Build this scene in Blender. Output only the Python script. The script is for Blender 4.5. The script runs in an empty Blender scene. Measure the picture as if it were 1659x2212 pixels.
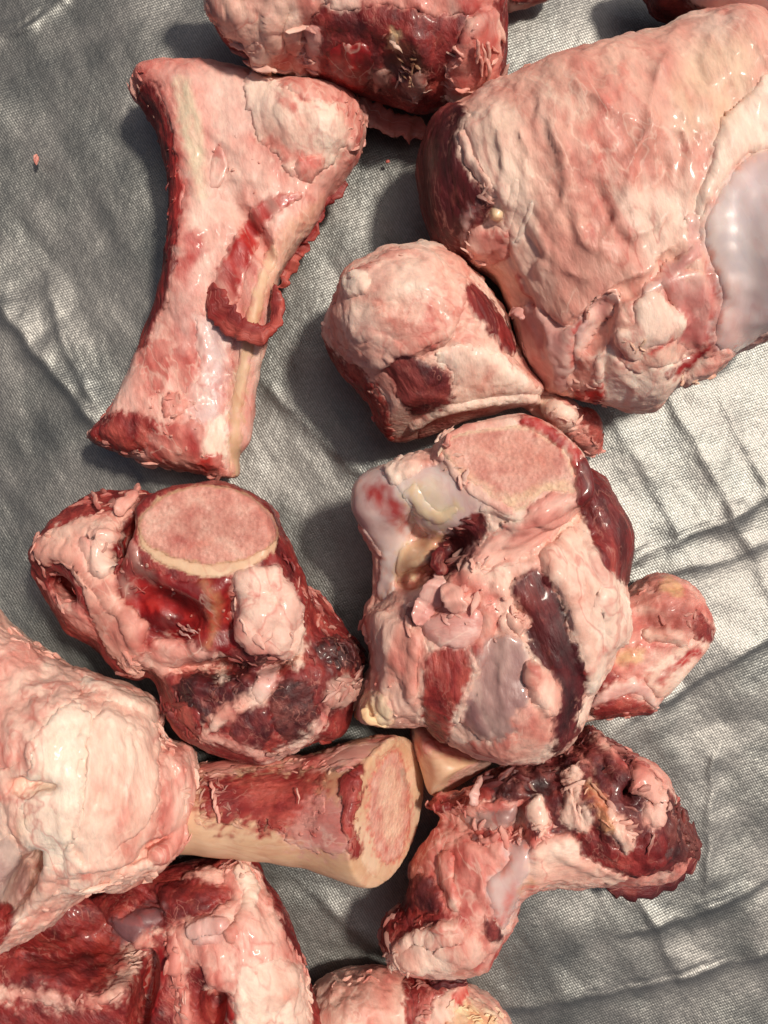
# Raw beef bones and joints laid out on a silver woven tarp, seen from above.
import bpy, math
import numpy as np
from mathutils import Vector

# ------------------------------------------------------------------ camera, light, exposure
IW, IH = 1659.0, 2212.0            # picture size used for reading positions off the photograph
CX, CY = IW / 2, IH / 2
U = 0.00029                        # one working unit (one picture pixel on the tarp) in metres
CAMH = 1850.0                      # camera height above the tarp, in working units
scene = bpy.context.scene
cam_data = bpy.data.cameras.new("camera")
cam = bpy.data.objects.new("camera", cam_data)
scene.collection.objects.link(cam)
cam.location = (0, 0, CAMH * U)
cam_data.sensor_fit = 'VERTICAL'
cam_data.sensor_height = 24.0
cam_data.lens = 24.0 * CAMH / IH
cam_data.clip_start = 0.02
cam_data.clip_end = 50.0
scene.camera = cam

SUN_EL, SUN_AZ = math.radians(62), math.radians(31)      # azimuth counted from +X towards +Y
world = bpy.data.worlds.new("World")
scene.world = world
world.use_nodes = True
wn = world.node_tree.nodes
sky = wn.new("ShaderNodeTexSky")
sky.sky_type = 'NISHITA'
sky.sun_disc = False
sky.sun_elevation = SUN_EL
sky.sun_rotation = math.pi / 2 - SUN_AZ
bg = wn["Background"]
world.node_tree.links.new(sky.outputs[0], bg.inputs[0])
bg.inputs[1].default_value = 0.085
sky.air_density = 0.35
sky.dust_density = 4.0
sky.ozone_density = 0.0

sun_data = bpy.data.lights.new("sun", 'SUN')
sun_data.energy = 4.0
sun_data.angle = math.radians(6.0)
sun_data.color = (1.0, 0.895, 0.765)
sun = bpy.data.objects.new("sun", sun_data)
scene.collection.objects.link(sun)
sdir = Vector((math.cos(SUN_EL) * math.cos(SUN_AZ), math.cos(SUN_EL) * math.sin(SUN_AZ), math.sin(SUN_EL)))
sun.rotation_euler = sdir.to_track_quat('Z', 'Y').to_euler()
sun.location = (0.8, 0.5, 1.3)

scene.view_settings.view_transform = 'Standard'
scene.view_settings.look = 'None'
scene.view_settings.exposure = -0.38
scene.view_settings.gamma = 1.0
scene.view_settings.use_curve_mapping = False
scene.render.engine = 'CYCLES'
scene.cycles.use_denoising = True
scene.cycles.max_bounces = 6

# ------------------------------------------------------------------ noise in numpy
_GR = np.array([[1,1,0],[-1,1,0],[1,-1,0],[-1,-1,0],[1,0,1],[-1,0,1],[1,0,-1],[-1,0,-1],
                [0,1,1],[0,-1,1],[0,1,-1],[0,-1,-1],[1,1,0],[-1,1,0],[0,-1,1],[0,-1,-1]], dtype=np.float32)

np.seterr(over='ignore')

def pn(p, seed=0):
    """gradient noise at the points p (n x 3)"""
    p = np.asarray(p, dtype=np.float32)
    fl = np.floor(p)
    f = (p - fl).T
    i = fl.T.astype(np.int32).astype(np.uint32)
    u = f * f * f * (f * (f * 6 - 15) + 10)
    k = np.array([374761393, 668265263, 2147483647], np.uint32)
    hx = (i[0] * k[0] + np.uint32((seed * 974634 + 77) & 0xffffffff)); hx = (hx, hx + k[0])
    hy = i[1] * k[1]; hy = (hy, hy + k[1])
    hz = i[2] * k[2]; hz = (hz, hz + k[2])
    gx, gy, gz = _GR.T
    out = np.zeros(p.shape[0], np.float32)
    for dx in (0, 1):
        wx = u[0] if dx else 1 - u[0]
        for dy in (0, 1):
            wxy = wx * (u[1] if dy else 1 - u[1])
            hxy = hx[dx] + hy[dy]
            for dz in (0, 1):
                h = hxy + hz[dz]
                h = (h ^ (h >> np.uint32(13))) * np.uint32(1274126177)
                h = (h ^ (h >> np.uint32(16))) * np.uint32(2246822519)
                h = (h >> np.uint32(17)) & np.uint32(15)
                d = gx[h] * (f[0] - dx) + gy[h] * (f[1] - dy) + gz[h] * (f[2] - dz)
                out += wxy * (u[2] if dz else 1 - u[2]) * d
    return out

def fbm(p, seed=0, oct=3, gain=0.5):
    a, s, t = 1.0, 0, 0
    for k in range(oct):
        s = s + a * pn(p * (2.03 ** k), seed + 31 * k)
        t += a
        a *= gain
    return s / t * 1.6

def warp(p, wl, amp, seed):
    q = p / wl
    return p + amp * np.stack([pn(q, seed), pn(q, seed + 5), pn(q, seed + 9)], 1)

def sstep(a, b, x):
    t = np.clip((x - a) / (b - a), 0, 1)
    return t * t * (3 - 2 * t)

# ------------------------------------------------------------------ picture <-> place
def plan(px, py, z):
    """a point of the picture at height z above the tarp, as plan coordinates (working units)"""
    k = (CAMH - z) / CAMH
    return (np.asarray(px, float) - CX) * k, (CY - np.asarray(py, float)) * k

def seen(V):
    k = CAMH / (CAMH - V[:, 2])
    return np.stack([V[:, 0] * k + CX, CY - V[:, 1] * k], 1)

def smooth_poly(pts, n=4):
    P = np.array(pts, float)
    m = len(P)
    out = []
    for i in range(m):
        p0, p1, p2, p3 = P[i - 1], P[i], P[(i + 1) % m], P[(i + 2) % m]
        for t in np.arange(n) / n:
            out.append(0.5 * (2 * p1 + (p2 - p0) * t + (2 * p0 - 5 * p1 + 4 * p2 - p3) * t * t + (3 * p1 - p0 - 3 * p2 + p3) * t ** 3))
    return np.array(out)

def sd_poly(Q, P):
    """signed distance of points Q to the closed polygon P, negative inside"""
    d = np.full(len(Q), 1e18)
    ins = np.zeros(len(Q), bool)
    m = len(P)
    for i in range(m):
        a, b = P[i - 1], P[i]
        e = b - a
        w = Q - a
        t = np.clip((w @ e) / (e @ e + 1e-9), 0, 1)
        r = w - t[:, None] * e
        d = np.minimum(d, (r * r).sum(1))
        c = (a[1] > Q[:, 1]) != (b[1] > Q[:, 1])
        if e[1] != 0:
            ins ^= c & (Q[:, 0] < (Q[:, 1] - a[1]) / e[1] * e[0] + a[0])
    d = np.sqrt(d)
    return np.where(ins, -d, d)

def sd_stroke(Q, pts):
    """distance to a polyline whose points may carry their own radius, minus that radius"""
    d = np.full(len(Q), 1e18)
    P = np.array(pts, float)
    if len(P) == 1:
        return np.hypot(Q[:, 0] - P[0, 0], Q[:, 1] - P[0, 1]) - P[0, 2]
    for i in range(1, len(P)):
        a, b = P[i - 1], P[i]
        e = b[:2] - a[:2]
        w = Q - a[:2]
        t = np.clip((w @ e) / (e @ e + 1e-9), 0, 1)
        r = w - t[:, None] * e
        d = np.minimum(d, np.hypot(r[:, 0], r[:, 1]) - (a[2] + t * (b[2] - a[2])))
    return d

def smin(a, b, k):
    h = np.clip(0.5 + 0.5 * (b - a) / k, 0, 1)
    return b + (a - b) * h - k * h * (1 - h)

def blur2(A, n):
    for _ in range(n):
        for ax in (0, 1):
            pad = np.pad(A, [(1, 1) if q == ax else (0, 0) for q in (0, 1)], mode='edge')
            A = (np.take(pad, range(0, A.shape[ax]), ax) + 2 * A + np.take(pad, range(2, A.shape[ax] + 2), ax)) / 4
    return A

# ------------------------------------------------------------------ solids
def surface_nets(F, org, g):
    S = F < 0
    c = [F[i:F.shape[0] - 1 + i, j:F.shape[1] - 1 + j, k:F.shape[2] - 1 + k] for i in (0, 1) for j in (0, 1) for k in (0, 1)]
    n_in = sum((x < 0).astype(np.int8) for x in c)
    act = (n_in > 0) & (n_in < 8)
    idx = -np.ones(act.shape, np.int64)
    I = np.argwhere(act)
    idx[act] = np.arange(len(I))
    cv = np.stack([x[act] for x in c], 1)
    off = np.array([(i, j, k) for i in (0, 1) for j in (0, 1) for k in (0, 1)], float)
    acc = np.zeros((len(I), 3))
    cnt = np.zeros(len(I))
    for a in range(8):
        for b in range(a + 1, 8):
            if abs(off[a] - off[b]).sum() != 1:
                continue
            fa, fb = cv[:, a], cv[:, b]
            m = (fa < 0) != (fb < 0)
            t = np.where(m, fa / np.where(m, fa - fb, 1), 0)
            acc += np.where(m[:, None], off[a] + t[:, None] * (off[b] - off[a]), 0)
            cnt += m
    V = (I + acc / cnt[:, None]) * g + org
    Q = []
    for ax in range(3):
        sl0 = [slice(None)] * 3
        sl1 = [slice(None)] * 3
        sl0[ax], sl1[ax] = slice(0, -1), slice(1, None)
        s0, s1 = S[tuple(sl0)], S[tuple(sl1)]
        e = np.argwhere(s0 != s1)
        b, cc = [(1, 2), (2, 0), (0, 1)][ax]
        ok = (e[:, b] > 0) & (e[:, cc] > 0) & (e[:, b] < F.shape[b] - 1) & (e[:, cc] < F.shape[cc] - 1)
        e = e[ok]
        flip = s1[tuple(e.T)]
        eb = np.zeros(3, int); eb[b] = 1
        ec = np.zeros(3, int); ec[cc] = 1
        q = np.stack([idx[tuple((e - eb - ec).T)], idx[tuple((e - ec).T)], idx[tuple(e.T)], idx[tuple((e - eb).T)]], 1)
        q[flip] = q[flip][:, ::-1]
        Q.append(q)
    return V, np.concatenate(Q)

def vnormals(V, Q):
    n = np.cross(V[Q[:, 2]] - V[Q[:, 0]], V[Q[:, 3]] - V[Q[:, 1]])
    N = np.zeros_like(V)
    for k in range(4):
        for ax in range(3):
            N[:, ax] += np.bincount(Q[:, k], n[:, ax], len(V))
    return N / (np.linalg.norm(N, axis=1)[:, None] + 1e-12)

def relax(V, Q, n, lam=0.5):
    E = np.concatenate([Q[:, [0, 1]], Q[:, [1, 2]], Q[:, [2, 3]], Q[:, [3, 0]]])
    E = np.concatenate([E, E[:, ::-1]])
    cnt = np.bincount(E[:, 0], minlength=len(V))[:, None]
    for _ in range(n):
        A = np.stack([np.bincount(E[:, 0], V[E[:, 1], a], len(V)) for a in range(3)], 1) / np.maximum(cnt, 1)
        V = V + lam * (A - V)
    return V

def lin(c):
    c = np.array(c, float) / 255.0
    return np.where(c <= 0.04045, c / 12.92, ((c + 0.055) / 1.055) ** 2.4)

# ------------------------------------------------------------------ tissues: colours (sRGB), relief, gloss
# pal: colours from the low to the high end of a blotchy noise; wl: blotch size; lump/fold/fine: relief heights in units
TIS = {
 'fat':      dict(pal=[(196,104,94),(222,154,138),(236,188,170),(244,212,194)], wl=80, lump=7, lwl=85, fold=5, fwl=46, fine=1.0, mat='fat'),
 'fatpink':  dict(pal=[(172,62,59),(204,116,105),(225,154,140),(237,188,172)], wl=60, lump=7, lwl=64, fold=5, fwl=38, fine=1.4, mat='fat'),
 'fatwhite': dict(pal=[(224,170,152),(239,200,182),(247,220,202),(250,232,216)], wl=80, lump=4, lwl=90, fold=3, fwl=50, fine=0.7, mat='fat'),
 'fatyellow':dict(pal=[(206,126,92),(228,166,124),(238,192,148),(243,212,168)], wl=60, lump=7, lwl=60, fold=6, fwl=36, fine=1.2, mat='fat'),
 'sheet':    dict(pal=[(190,102,92),(216,146,131),(229,174,156),(239,198,178)], wl=110, lump=9, lwl=120, fold=8, fwl=64, fine=0.9, mat='fat'),
 'film':     dict(pal=[(182,92,88),(206,136,128),(219,162,152),(228,184,174)], wl=60, lump=4, lwl=70, fold=3, fwl=40, fine=0.8, mat='wet'),
 'grey':     dict(pal=[(124,80,82),(154,112,110),(178,140,134),(202,168,158)], wl=60, lump=4, lwl=70, fold=4, fwl=28, fine=0.8, mat='wet'),
 'meat':     dict(pal=[(80,18,21),(116,30,31),(146,46,43),(182,82,71)], wl=45, lump=6, lwl=50, fold=3, fwl=20, fine=1.8, mat='meat'),
 'meatdark': dict(pal=[(48,12,16),(74,19,24),(100,31,34),(140,60,56)], wl=45, lump=6, lwl=50, fold=3, fwl=20, fine=1.8, mat='meat'),
 'dried':    dict(pal=[(36,14,16),(58,22,24),(88,36,36),(126,64,58)], wl=30, lump=5, lwl=36, fold=4, fwl=18, fine=2.6, mat='meat'),
 'blood':    dict(pal=[(122,18,22),(164,36,35),(192,60,54),(216,110,97)], wl=40, lump=3, lwl=50, fold=2, fwl=24, fine=1.0, mat='wet'),
 'bone':     dict(pal=[(196,144,110),(212,167,130),(222,183,149),(231,198,168)], wl=110, lump=2, lwl=90, fold=0, fwl=40, fine=0.3, mat='bone'),
 'perio':    dict(pal=[(184,78,72),(210,126,115),(227,162,148),(239,192,178)], wl=80, lump=4, lwl=80, fold=3, fwl=38, fine=1.2, mat='fat'),
 'cart':     dict(pal=[(204,158,152),(216,182,176),(223,198,192),(229,210,204)], wl=130, lump=3, lwl=120, fold=0, fwl=40, fine=0.1, mat='cart'),
 'cartcream':dict(pal=[(206,152,118),(220,180,144),(229,200,166),(235,214,186)], wl=70, lump=3, lwl=70, fold=2, fwl=50, fine=0.3, mat='cart'),
 'cut':      dict(pal=[(178,98,90),(204,134,120),(219,158,142),(230,184,166)], wl=40, lump=0.5, lwl=50, fold=0, fwl=20, fine=0.5, mat='cut'),
}
for t_ in TIS.values():
    t_['lin'] = [lin(c) for c in t_['pal']]

def ramp(t, cols):
    x = np.clip(t, 0, 0.9999) * (len(cols) - 1)
    i = x.astype(int)
    f = (x - i)[:, None]
    C = np.array(cols)
    return C[i] * (1 - f) + C[i + 1] * f

def stretch(V, dirv, k):
    """coordinates squeezed along dirv, so that noise in them runs in strands that way"""
    d = np.array(dirv, float)
    d = d / (np.linalg.norm(d) + 1e-9)
    return V - (V @ d)[:, None] * d * (1 - 1.0 / k)

LAYER = {'fat': 3.2, 'fatpink': 3.2, 'fatwhite': 2.0, 'fatyellow': 3.2, 'sheet': 3.0, 'film': 2.4, 'grey': 1.6, 'meat': 1.8, 'meatdark': 1.8, 'dried': 2.4, 'blood': 1.4, 'perio': 2.4}

def layers(sc, seed):
    """torn sheets lying over each other: the level each point belongs to, and how near it is to that sheet's edge"""
    q = warp(warp(sc, 70, 34, seed + 90), 20, 9, seed + 93)
    t = 3.0 * (fbm(q / 90.0, seed + 95, 3, 0.55) + 1.0)
    lv = np.floor(t)
    return lv, t - lv

def relief(sc, tis, seed, amp=1.0):
    t = TIS[tis]
    h = 0.6 * t['lump'] * fbm(sc / t['lwl'], seed, 2)
    if t['fold']:
        q = warp(sc, t['fwl'] * 1.6, t['fwl'] * 0.55, seed + 40)
        n = np.abs(pn(q / t['fwl'], seed + 3)) * 2.0
        n2 = np.abs(pn(q / (t['fwl'] * 0.42), seed + 4)) * 2.0
        g1 = sstep(-0.15, 0.35, pn(sc / (t['fwl'] * 2.3), seed + 13))
        g2 = sstep(-0.05, 0.4, pn(sc / (t['fwl'] * 1.7), seed + 14))
        h = h + 0.75 * t['fold'] * (0.12 + 0.95 * g1) * (np.minimum(n, 0.8) ** 0.7 - 0.55) + 0.5 * t['fold'] * g2 * (np.minimum(n2, 0.7) ** 0.8 - 0.5)
    h = h + 0.6 * t['fine'] * fbm(sc / 9.0, seed + 8, 2)
    if tis in LAYER:
        lv, fr = layers(sc, seed)
        h = h + (0.62 if tis == 'sheet' else 0.85) * LAYER[tis] * (lv + sstep(0.80, 1.0, fr) - 3.0)
    return h * amp

def colour(sc, tis, seed, bias=0.0, contrast=1.0):
    t = TIS[tis]
    q = warp(sc, t['wl'], t['wl'] * 0.5, seed + 60)
    b = 0.56 + bias + contrast * (0.50 * fbm(q / t['wl'], seed + 70, 2) + 0.15 * fbm(sc / 13.0, seed + 71, 2))
    if tis in LAYER:
        lv, fr = layers(sc, seed)
        b = b + 0.12 * (np.mod(lv * 1.37 + seed * 0.11, 1.0) - 0.5) * 2 + 0.10 * (fr - 0.5)
    c = ramp(b, t['lin'])
    if t['mat'] in ('fat', 'wet', 'bone'):
        # blood soaked into it here, clean suet there
        k = {'fat': 1.0, 'wet': 0.8, 'bone': 0.25}[t['mat']]
        r = k * (0.22 if tis == 'sheet' else 0.38) * sstep(0.28, 0.8, fbm(warp(sc, 60, 36, seed + 81) / 110.0, seed + 80, 3, 0.5))
        c = c * (1 - r[:, None]) + lin((186, 58, 54)) * r[:, None]
        y = k * 0.5 * sstep(0.06, 0.55, fbm(warp(sc, 60, 36, seed + 84) / 130.0, seed + 83, 3, 0.5))
        c = c * (1 - y[:, None]) + lin((248, 226, 208)) * y[:, None]
    if t['mat'] == 'meat':
        r = 0.4 * sstep(0.3, 0.7, fbm(sc / 16.0, seed + 86, 3, 0.6))
        c = c * (1 - r[:, None]) + lin((180, 96, 84)) * r[:, None]
    if t['mat'] == 'cut':
        r = 0.42 * sstep(0.12, 0.7, fbm(warp(sc, 30, 14, seed + 81) / 30.0, seed + 80, 4, 0.7))
        c = c * (1 - r[:, None]) + lin((168, 80, 70)) * r[:, None]
    return c

# ------------------------------------------------------------------ materials
def new_mat(name):
    m = bpy.data.materials.new(name)
    m.use_nodes = True
    n = m.node_tree.nodes
    return m, n, m.node_tree.links, n['Principled BSDF']

def flesh(name, rough, coat, coat_rough, sss, sss_r, fine, bump, speck, spec=0.5, pits=0.0, veins=0.0, marble=0.0):
    """colour comes from the tissue's own colour layer, broken up by grain in strand coordinates"""
    m, n, l, bs = new_mat(name)
    at = n.new('ShaderNodeAttribute'); at.attribute_name = 'tissue'
    sc = n.new('ShaderNodeAttribute'); sc.attribute_name = 'strand'
    no = n.new('ShaderNodeTexNoise'); no.inputs['Scale'].default_value = fine; no.inputs['Detail'].default_value = 6; no.inputs['Roughness'].default_value = 0.62
    n2 = n.new('ShaderNodeTexNoise'); n2.inputs['Scale'].default_value = fine * 0.3; n2.inputs['Detail'].default_value = 3
    vo = n.new('ShaderNodeTexVoronoi'); vo.inputs['Scale'].default_value = fine * 0.8
    for t in (no, n2, vo):
        l.new(sc.outputs['Vector'], t.inputs['Vector'])
    mr = n.new('ShaderNodeMapRange'); mr.inputs[1].default_value = 0.3; mr.inputs[2].default_value = 0.7
    mr.inputs[3].default_value = 1 - speck; mr.inputs[4].default_value = 1 + speck * 0.8
    l.new(no.outputs[0], mr.inputs[0])
    mu = n.new('ShaderNodeVectorMath'); mu.operation = 'SCALE'
    l.new(at.outputs['Color'], mu.inputs[0]); l.new(mr.outputs[0], mu.inputs['Scale'])
    colour_out = mu.outputs[0]
    def thin_lines(scale, width, amount, col, seed):
        """thin threads where a slow noise crosses its middle, present only here and there"""
        nonlocal colour_out
        a = n.new('ShaderNodeTexNoise'); a.inputs['Scale'].default_value = scale; a.inputs['Detail'].default_value = 3; a.inputs['Distortion'].default_value = 0.6
        g = n.new('ShaderNodeTexNoise'); g.inputs['Scale'].default_value = scale * 0.45; g.inputs['Detail'].default_value = 1
        ofs = n.new('ShaderNodeVectorMath'); ofs.operation = 'ADD'; ofs.inputs[1].default_value = (seed, seed * 2.0, seed * 3.0)
        l.new(sc.outputs['Vector'], ofs.inputs[0]); l.new(ofs.outputs[0], a.inputs['Vector']); l.new(ofs.outputs[0], g.inputs['Vector'])
        s1 = n.new('ShaderNodeMath'); s1.operation = 'SUBTRACT'; s1.inputs[1].default_value = 0.5; l.new(a.outputs[0], s1.inputs[0])
        s2 = n.new('ShaderNodeMath'); s2.operation = 'ABSOLUTE'; l.new(s1.outputs[0], s2.inputs[0])
        r1 = n.new('ShaderNodeMapRange'); r1.inputs[1].default_value = 0.0; r1.inputs[2].default_value = width; r1.inputs[3].default_value = amount; r1.inputs[4].default_value = 0.0
        l.new(s2.outputs[0], r1.inputs[0])
        r2 = n.new('ShaderNodeMapRange'); r2.inputs[1].default_value = 0.48; r2.inputs[2].default_value = 0.62; l.new(g.outputs[0], r2.inputs[0])
        f = n.new('ShaderNodeMath'); f.operation = 'MULTIPLY'; l.new(r1.outputs[0], f.inputs[0]); l.new(r2.outputs[0], f.inputs[1])
        mx = n.new('ShaderNodeMix'); mx.data_type = 'RGBA'
        l.new(f.outputs[0], mx.inputs[0]); l.new(colour_out, mx.inputs[6]); mx.inputs[7].default_value = (*lin(col), 1)
        colour_out = mx.outputs[2]
    if veins:
        thin_lines(0.016, 0.035, veins, (190, 62, 54), 11.0)
        thin_lines(0.022, 0.030, veins * 0.8, (250, 226, 206), 37.0)
    if marble:
        thin_lines(0.05, 0.03, marble, (206, 140, 124), 19.0)
        thin_lines(0.03, 0.05, marble * 0.9, (44, 12, 14), 53.0)
    l.new(colour_out, bs.inputs['Base Color'])
    rr = n.new('ShaderNodeMapRange'); rr.inputs[1].default_value = 0.35; rr.inputs[2].default_value = 0.65
    rr.inputs[3].default_value = max(rough - 0.14, 0.05); rr.inputs[4].default_value = rough + 0.16
    l.new(n2.outputs[0], rr.inputs[0]); l.new(rr.outputs[0], bs.inputs['Roughness'])
    b1 = n.new('ShaderNodeBump'); b1.inputs['Strength'].default_value = bump; b1.inputs['Distance'].default_value = 0.0011
    b2 = n.new('ShaderNodeBump'); b2.inputs['Strength'].default_value = bump * 0.8; b2.inputs['Distance'].default_value = 0.0018
    l.new(no.outputs[0], b1.inputs['Height']); l.new(n2.outputs[0], b2.inputs['Height'])
    l.new(b2.outputs[0], b1.inputs['Normal'])
    last = b1
    if pits:
        b3 = n.new('ShaderNodeBump'); b3.inputs['Strength'].default_value = pits; b3.inputs['Distance'].default_value = 0.0009
        l.new(vo.outputs['Distance'], b3.inputs['Height']); l.new(b1.outputs[0], b3.inputs['Normal'])
        last = b3
    l.new(last.outputs[0], bs.inputs['Normal'])
    wet = n.new('ShaderNodeTexNoise'); wet.inputs['Scale'].default_value = 0.011; wet.inputs['Detail'].default_value = 3
    l.new(sc.outputs['Vector'], wet.inputs['Vector'])
    wr = n.new('ShaderNodeMapRange'); wr.inputs[1].default_value = 0.46; wr.inputs[2].default_value = 0.64
    wr.inputs[3].default_value = coat * 0.12; wr.inputs[4].default_value = coat * 2.2
    l.new(wet.outputs[0], wr.inputs[0]); l.new(wr.outputs[0], bs.inputs['Coat Weight'])
    bs.inputs['Coat Roughness'].default_value = coat_rough
    bs.inputs['Specular IOR Level'].default_value = spec
    if sss:
        bs.inputs['Subsurface Weight'].default_value = sss
        bs.inputs['Subsurface Radius'].default_value = (1.0, 0.45, 0.3)
        bs.inputs['Subsurface Scale'].default_value = sss_r
    return m

MAT = {
 'fat':  flesh('fat', 0.56, 0.11, 0.12, 0.2, 0.0018, 0.12, 0.52, 0.13, veins=0.42),
 'wet':  flesh('wet_membrane', 0.42, 0.24, 0.10, 0.2, 0.0018, 0.11, 0.34, 0.10, veins=0.4),
 'meat': flesh('raw_meat', 0.54, 0.14, 0.13, 0.0, 0.001, 0.16, 0.7, 0.26, marble=0.45),
 'bone': flesh('bare_bone', 0.5, 0.06, 0.25, 0.2, 0.002, 0.12, 0.14, 0.06, veins=0.2),
 'cart': flesh('cartilage', 0.26, 0.34, 0.06, 0.4, 0.005, 0.05, 0.06, 0.04, veins=0.12),
 'cut':  flesh('sawn_bone', 0.62, 0.05, 0.3, 0.14, 0.0014, 0.15, 0.38, 0.15, pits=0.45, marble=0.14),
}

def mesh_object(name, V, faces, mat, parent=None, C=None, S=None, org=(0, 0, 0)):
    """V in working units; org is the parent's place in working units"""
    me = bpy.data.meshes.new(name)
    W = (np.asarray(V, float) - np.array(org)) * U
    faces = np.asarray(faces)
    k = faces.shape[1]
    me.vertices.add(len(W)); me.vertices.foreach_set('co', W.astype(np.float32).ravel())
    me.loops.add(faces.size); me.loops.foreach_set('vertex_index', faces.astype(np.int32).ravel())
    me.polygons.add(len(faces))
    me.polygons.foreach_set('loop_start', np.arange(0, faces.size, k, dtype=np.int32))
    me.polygons.foreach_set('use_smooth', np.ones(len(faces), bool))
    me.update(calc_edges=True)
    if C is not None:
        a = me.color_attributes.new('tissue', 'FLOAT_COLOR', 'POINT')
        a.data.foreach_set('color', np.concatenate([C, np.ones((len(C), 1))], 1).astype(np.float32).ravel())
    if S is not None:
        a = me.attributes.new('strand', 'FLOAT_VECTOR', 'POINT')
        a.data.foreach_set('vector', np.asarray(S, np.float32).ravel())
    me.materials.append(mat)
    o = bpy.data.objects.new(name, me)
    scene.collection.objects.link(o)
    if parent:
        o.parent = parent
    return o

# ------------------------------------------------------------------ a piece of bone or meat
class Piece:
    G = 4.6
    def __init__(s, name, label, cat, base, seed, tissue='fat', solids=(), cuts=(), dents=(), k=30, dirv=(1, 0, 0), st=1.6, low=9, group=None, g=None):
        s.seed, s.tissue, s.dirv, s.st = seed, tissue, dirv, st
        s.g = g or s.G
        s.base = base
        root = bpy.data.objects.new(name, None)
        scene.collection.objects.link(root)
        root.empty_display_size = 0.02
        root['label'] = label; root['category'] = cat
        if group: root['group'] = group
        s.root = root
        s.solid(solids, cuts, dents, k, low)
        c = s.V.mean(0)
        s.org = np.array([c[0], c[1], 0.0])
        root.location = s.org * U
        n = len(s.V)
        s.top = np.zeros(n)          # how far the flesh added so far stands above the bare form
        s.cover = np.zeros(n)
        s.px = seen(s.V)
        s.surf = colour(stretch(s.V, dirv, st), tissue, seed)   # the colour layer shared by all tissues of the piece
        s.owner = -np.ones(n, int)
        s.paints = []
        s.pads = []

    def solid(s, solids, cuts, dents, k, low):
        lo = np.full(3, 1e9); hi = -lo
        pre = []
        def ext(x, y, z, rx, ry, rz):
            nonlocal lo, hi
            lo = np.minimum(lo, [x - rx, y - ry, z - rz]); hi = np.maximum(hi, [x + rx, y + ry, z + rz])
        for q in solids:
            if q[0] == 'p':          # pillow over an outline: points, middle height, half thickness, rounding
                _, pts, c, hh, R = q[:5]
                P = smooth_poly(pts)
                X, Y = plan(P[:, 0], P[:, 1], c)
                P = np.stack([X, Y], 1)
                pre.append(('p', P, c, hh, R * (CAMH - c) / CAMH))
                ext((X.min() + X.max()) / 2, (Y.min() + Y.max()) / 2, c, (X.max() - X.min()) / 2, (Y.max() - Y.min()) / 2, hh)
            elif q[0] == 'c':        # chain of rounded cones
                L = []
                for px, py, z, r in q[1]:
                    kk = (CAMH - z) / CAMH
                    x, y = plan(px, py, z)
                    L.append((float(x), float(y), z, r * kk)); ext(x, y, z, r * kk, r * kk, r * kk)
                pre.append(('c', np.array(L)))
            elif q[0] == 'e':        # ellipsoid
                _, px, py, z, rx, ry, rz, a = q
                kk = (CAMH - z) / CAMH
                x, y = plan(px, py, z)
                pre.append(('e', float(x), float(y), z, rx * kk, ry * kk, rz, math.radians(-a)))
                m = max(rx, ry) * kk
                ext(x, y, z, m, m, rz)
        g = s.g
        lo = lo - 16; hi = hi + 16
        n = np.ceil((hi - lo) / g).astype(int) + 1
        ax = [lo[i] + g * np.arange(n[i]) for i in range(3)]
        X, Y = np.meshgrid(ax[0], ax[1], indexing='ij')
        XY = np.stack([X.ravel(), Y.ravel()], 1)
        Z = ax[2][None, None, :]
        X3, Y3 = X[:, :, None], Y[:, :, None]
        def ell(q):
            _, x, y, z, rx, ry, rz, a = q
            dx, dy = X3 - x, Y3 - y
            u = (dx * math.cos(a) + dy * math.sin(a)) / rx
            v = (-dx * math.sin(a) + dy * math.cos(a)) / ry
            w = (Z - z) / rz
            r = np.sqrt(u * u + v * v + w * w)
            gr = np.sqrt((u / rx) ** 2 + (v / ry) ** 2 + (w / rz) ** 2) + 1e-6
            return r * (r - 1) / gr
        F = None
        for q in pre:
            if q[0] == 'p':
                _, P, c, hh, R = q
                d2 = sd_poly(XY, P).reshape(X.shape)
                d2 = blur2(d2, 5)
                dome = 0.72 + 0.28 * np.clip(-d2 / (1.7 * R), 0, 1) ** 0.6
                a = np.maximum(d2 + R, 0)[:, :, None]
                b = np.abs(Z - c) * (R / hh) / dome[:, :, None]
                f = (np.sqrt(a * a + b * b) - R) * min(1, hh / R)
            elif q[0] == 'c':
                f = None
                L = q[1]
                for i in range(1, len(L)):
                    a, b = L[i - 1], L[i]
                    e = b[:3] - a[:3]
                    t = np.clip(((X3 - a[0]) * e[0] + (Y3 - a[1]) * e[1] + (Z - a[2]) * e[2]) / (e @ e), 0, 1)
                    d = np.sqrt((X3 - a[0] - t * e[0]) ** 2 + (Y3 - a[1] - t * e[1]) ** 2 + (Z - a[2] - t * e[2]) ** 2) - (a[3] + t * (b[3] - a[3]))
                    f = d if f is None else smin(f, d, 12)
            else:
                f = ell(q)
            F = f if F is None else smin(F, f, k)
        for q in dents:
            _, px, py, z, rx, ry, rz, a = q
            kk = (CAMH - z) / CAMH
            x, y = plan(px, py, z)
            F = -smin(-F, ell(('e', float(x), float(y), z, rx * kk, ry * kk, rz, math.radians(-a))), 18)
        s.planes = []
        for px, py, z, nrm in cuts:
            x, y = plan(px, py, z)
            nv = np.array(nrm, float); nv /= np.linalg.norm(nv)
            f = (X3 - x) * nv[0] + (Y3 - y) * nv[1] + (Z - z) * nv[2]
            F = -smin(-F, -f, 5)
            s.planes.append((np.array([float(x), float(y), z]), nv))
        F = -smin(-F, -(s.base - Z + 0 * X3), 14)      # it rests on what carries it
        F = np.pad(F, 1, constant_values=50.0)
        V, Q = surface_nets(F, lo - g + 0.0, g)
        V = relax(V, Q, 2)
        N = vnormals(V, Q)
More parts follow.
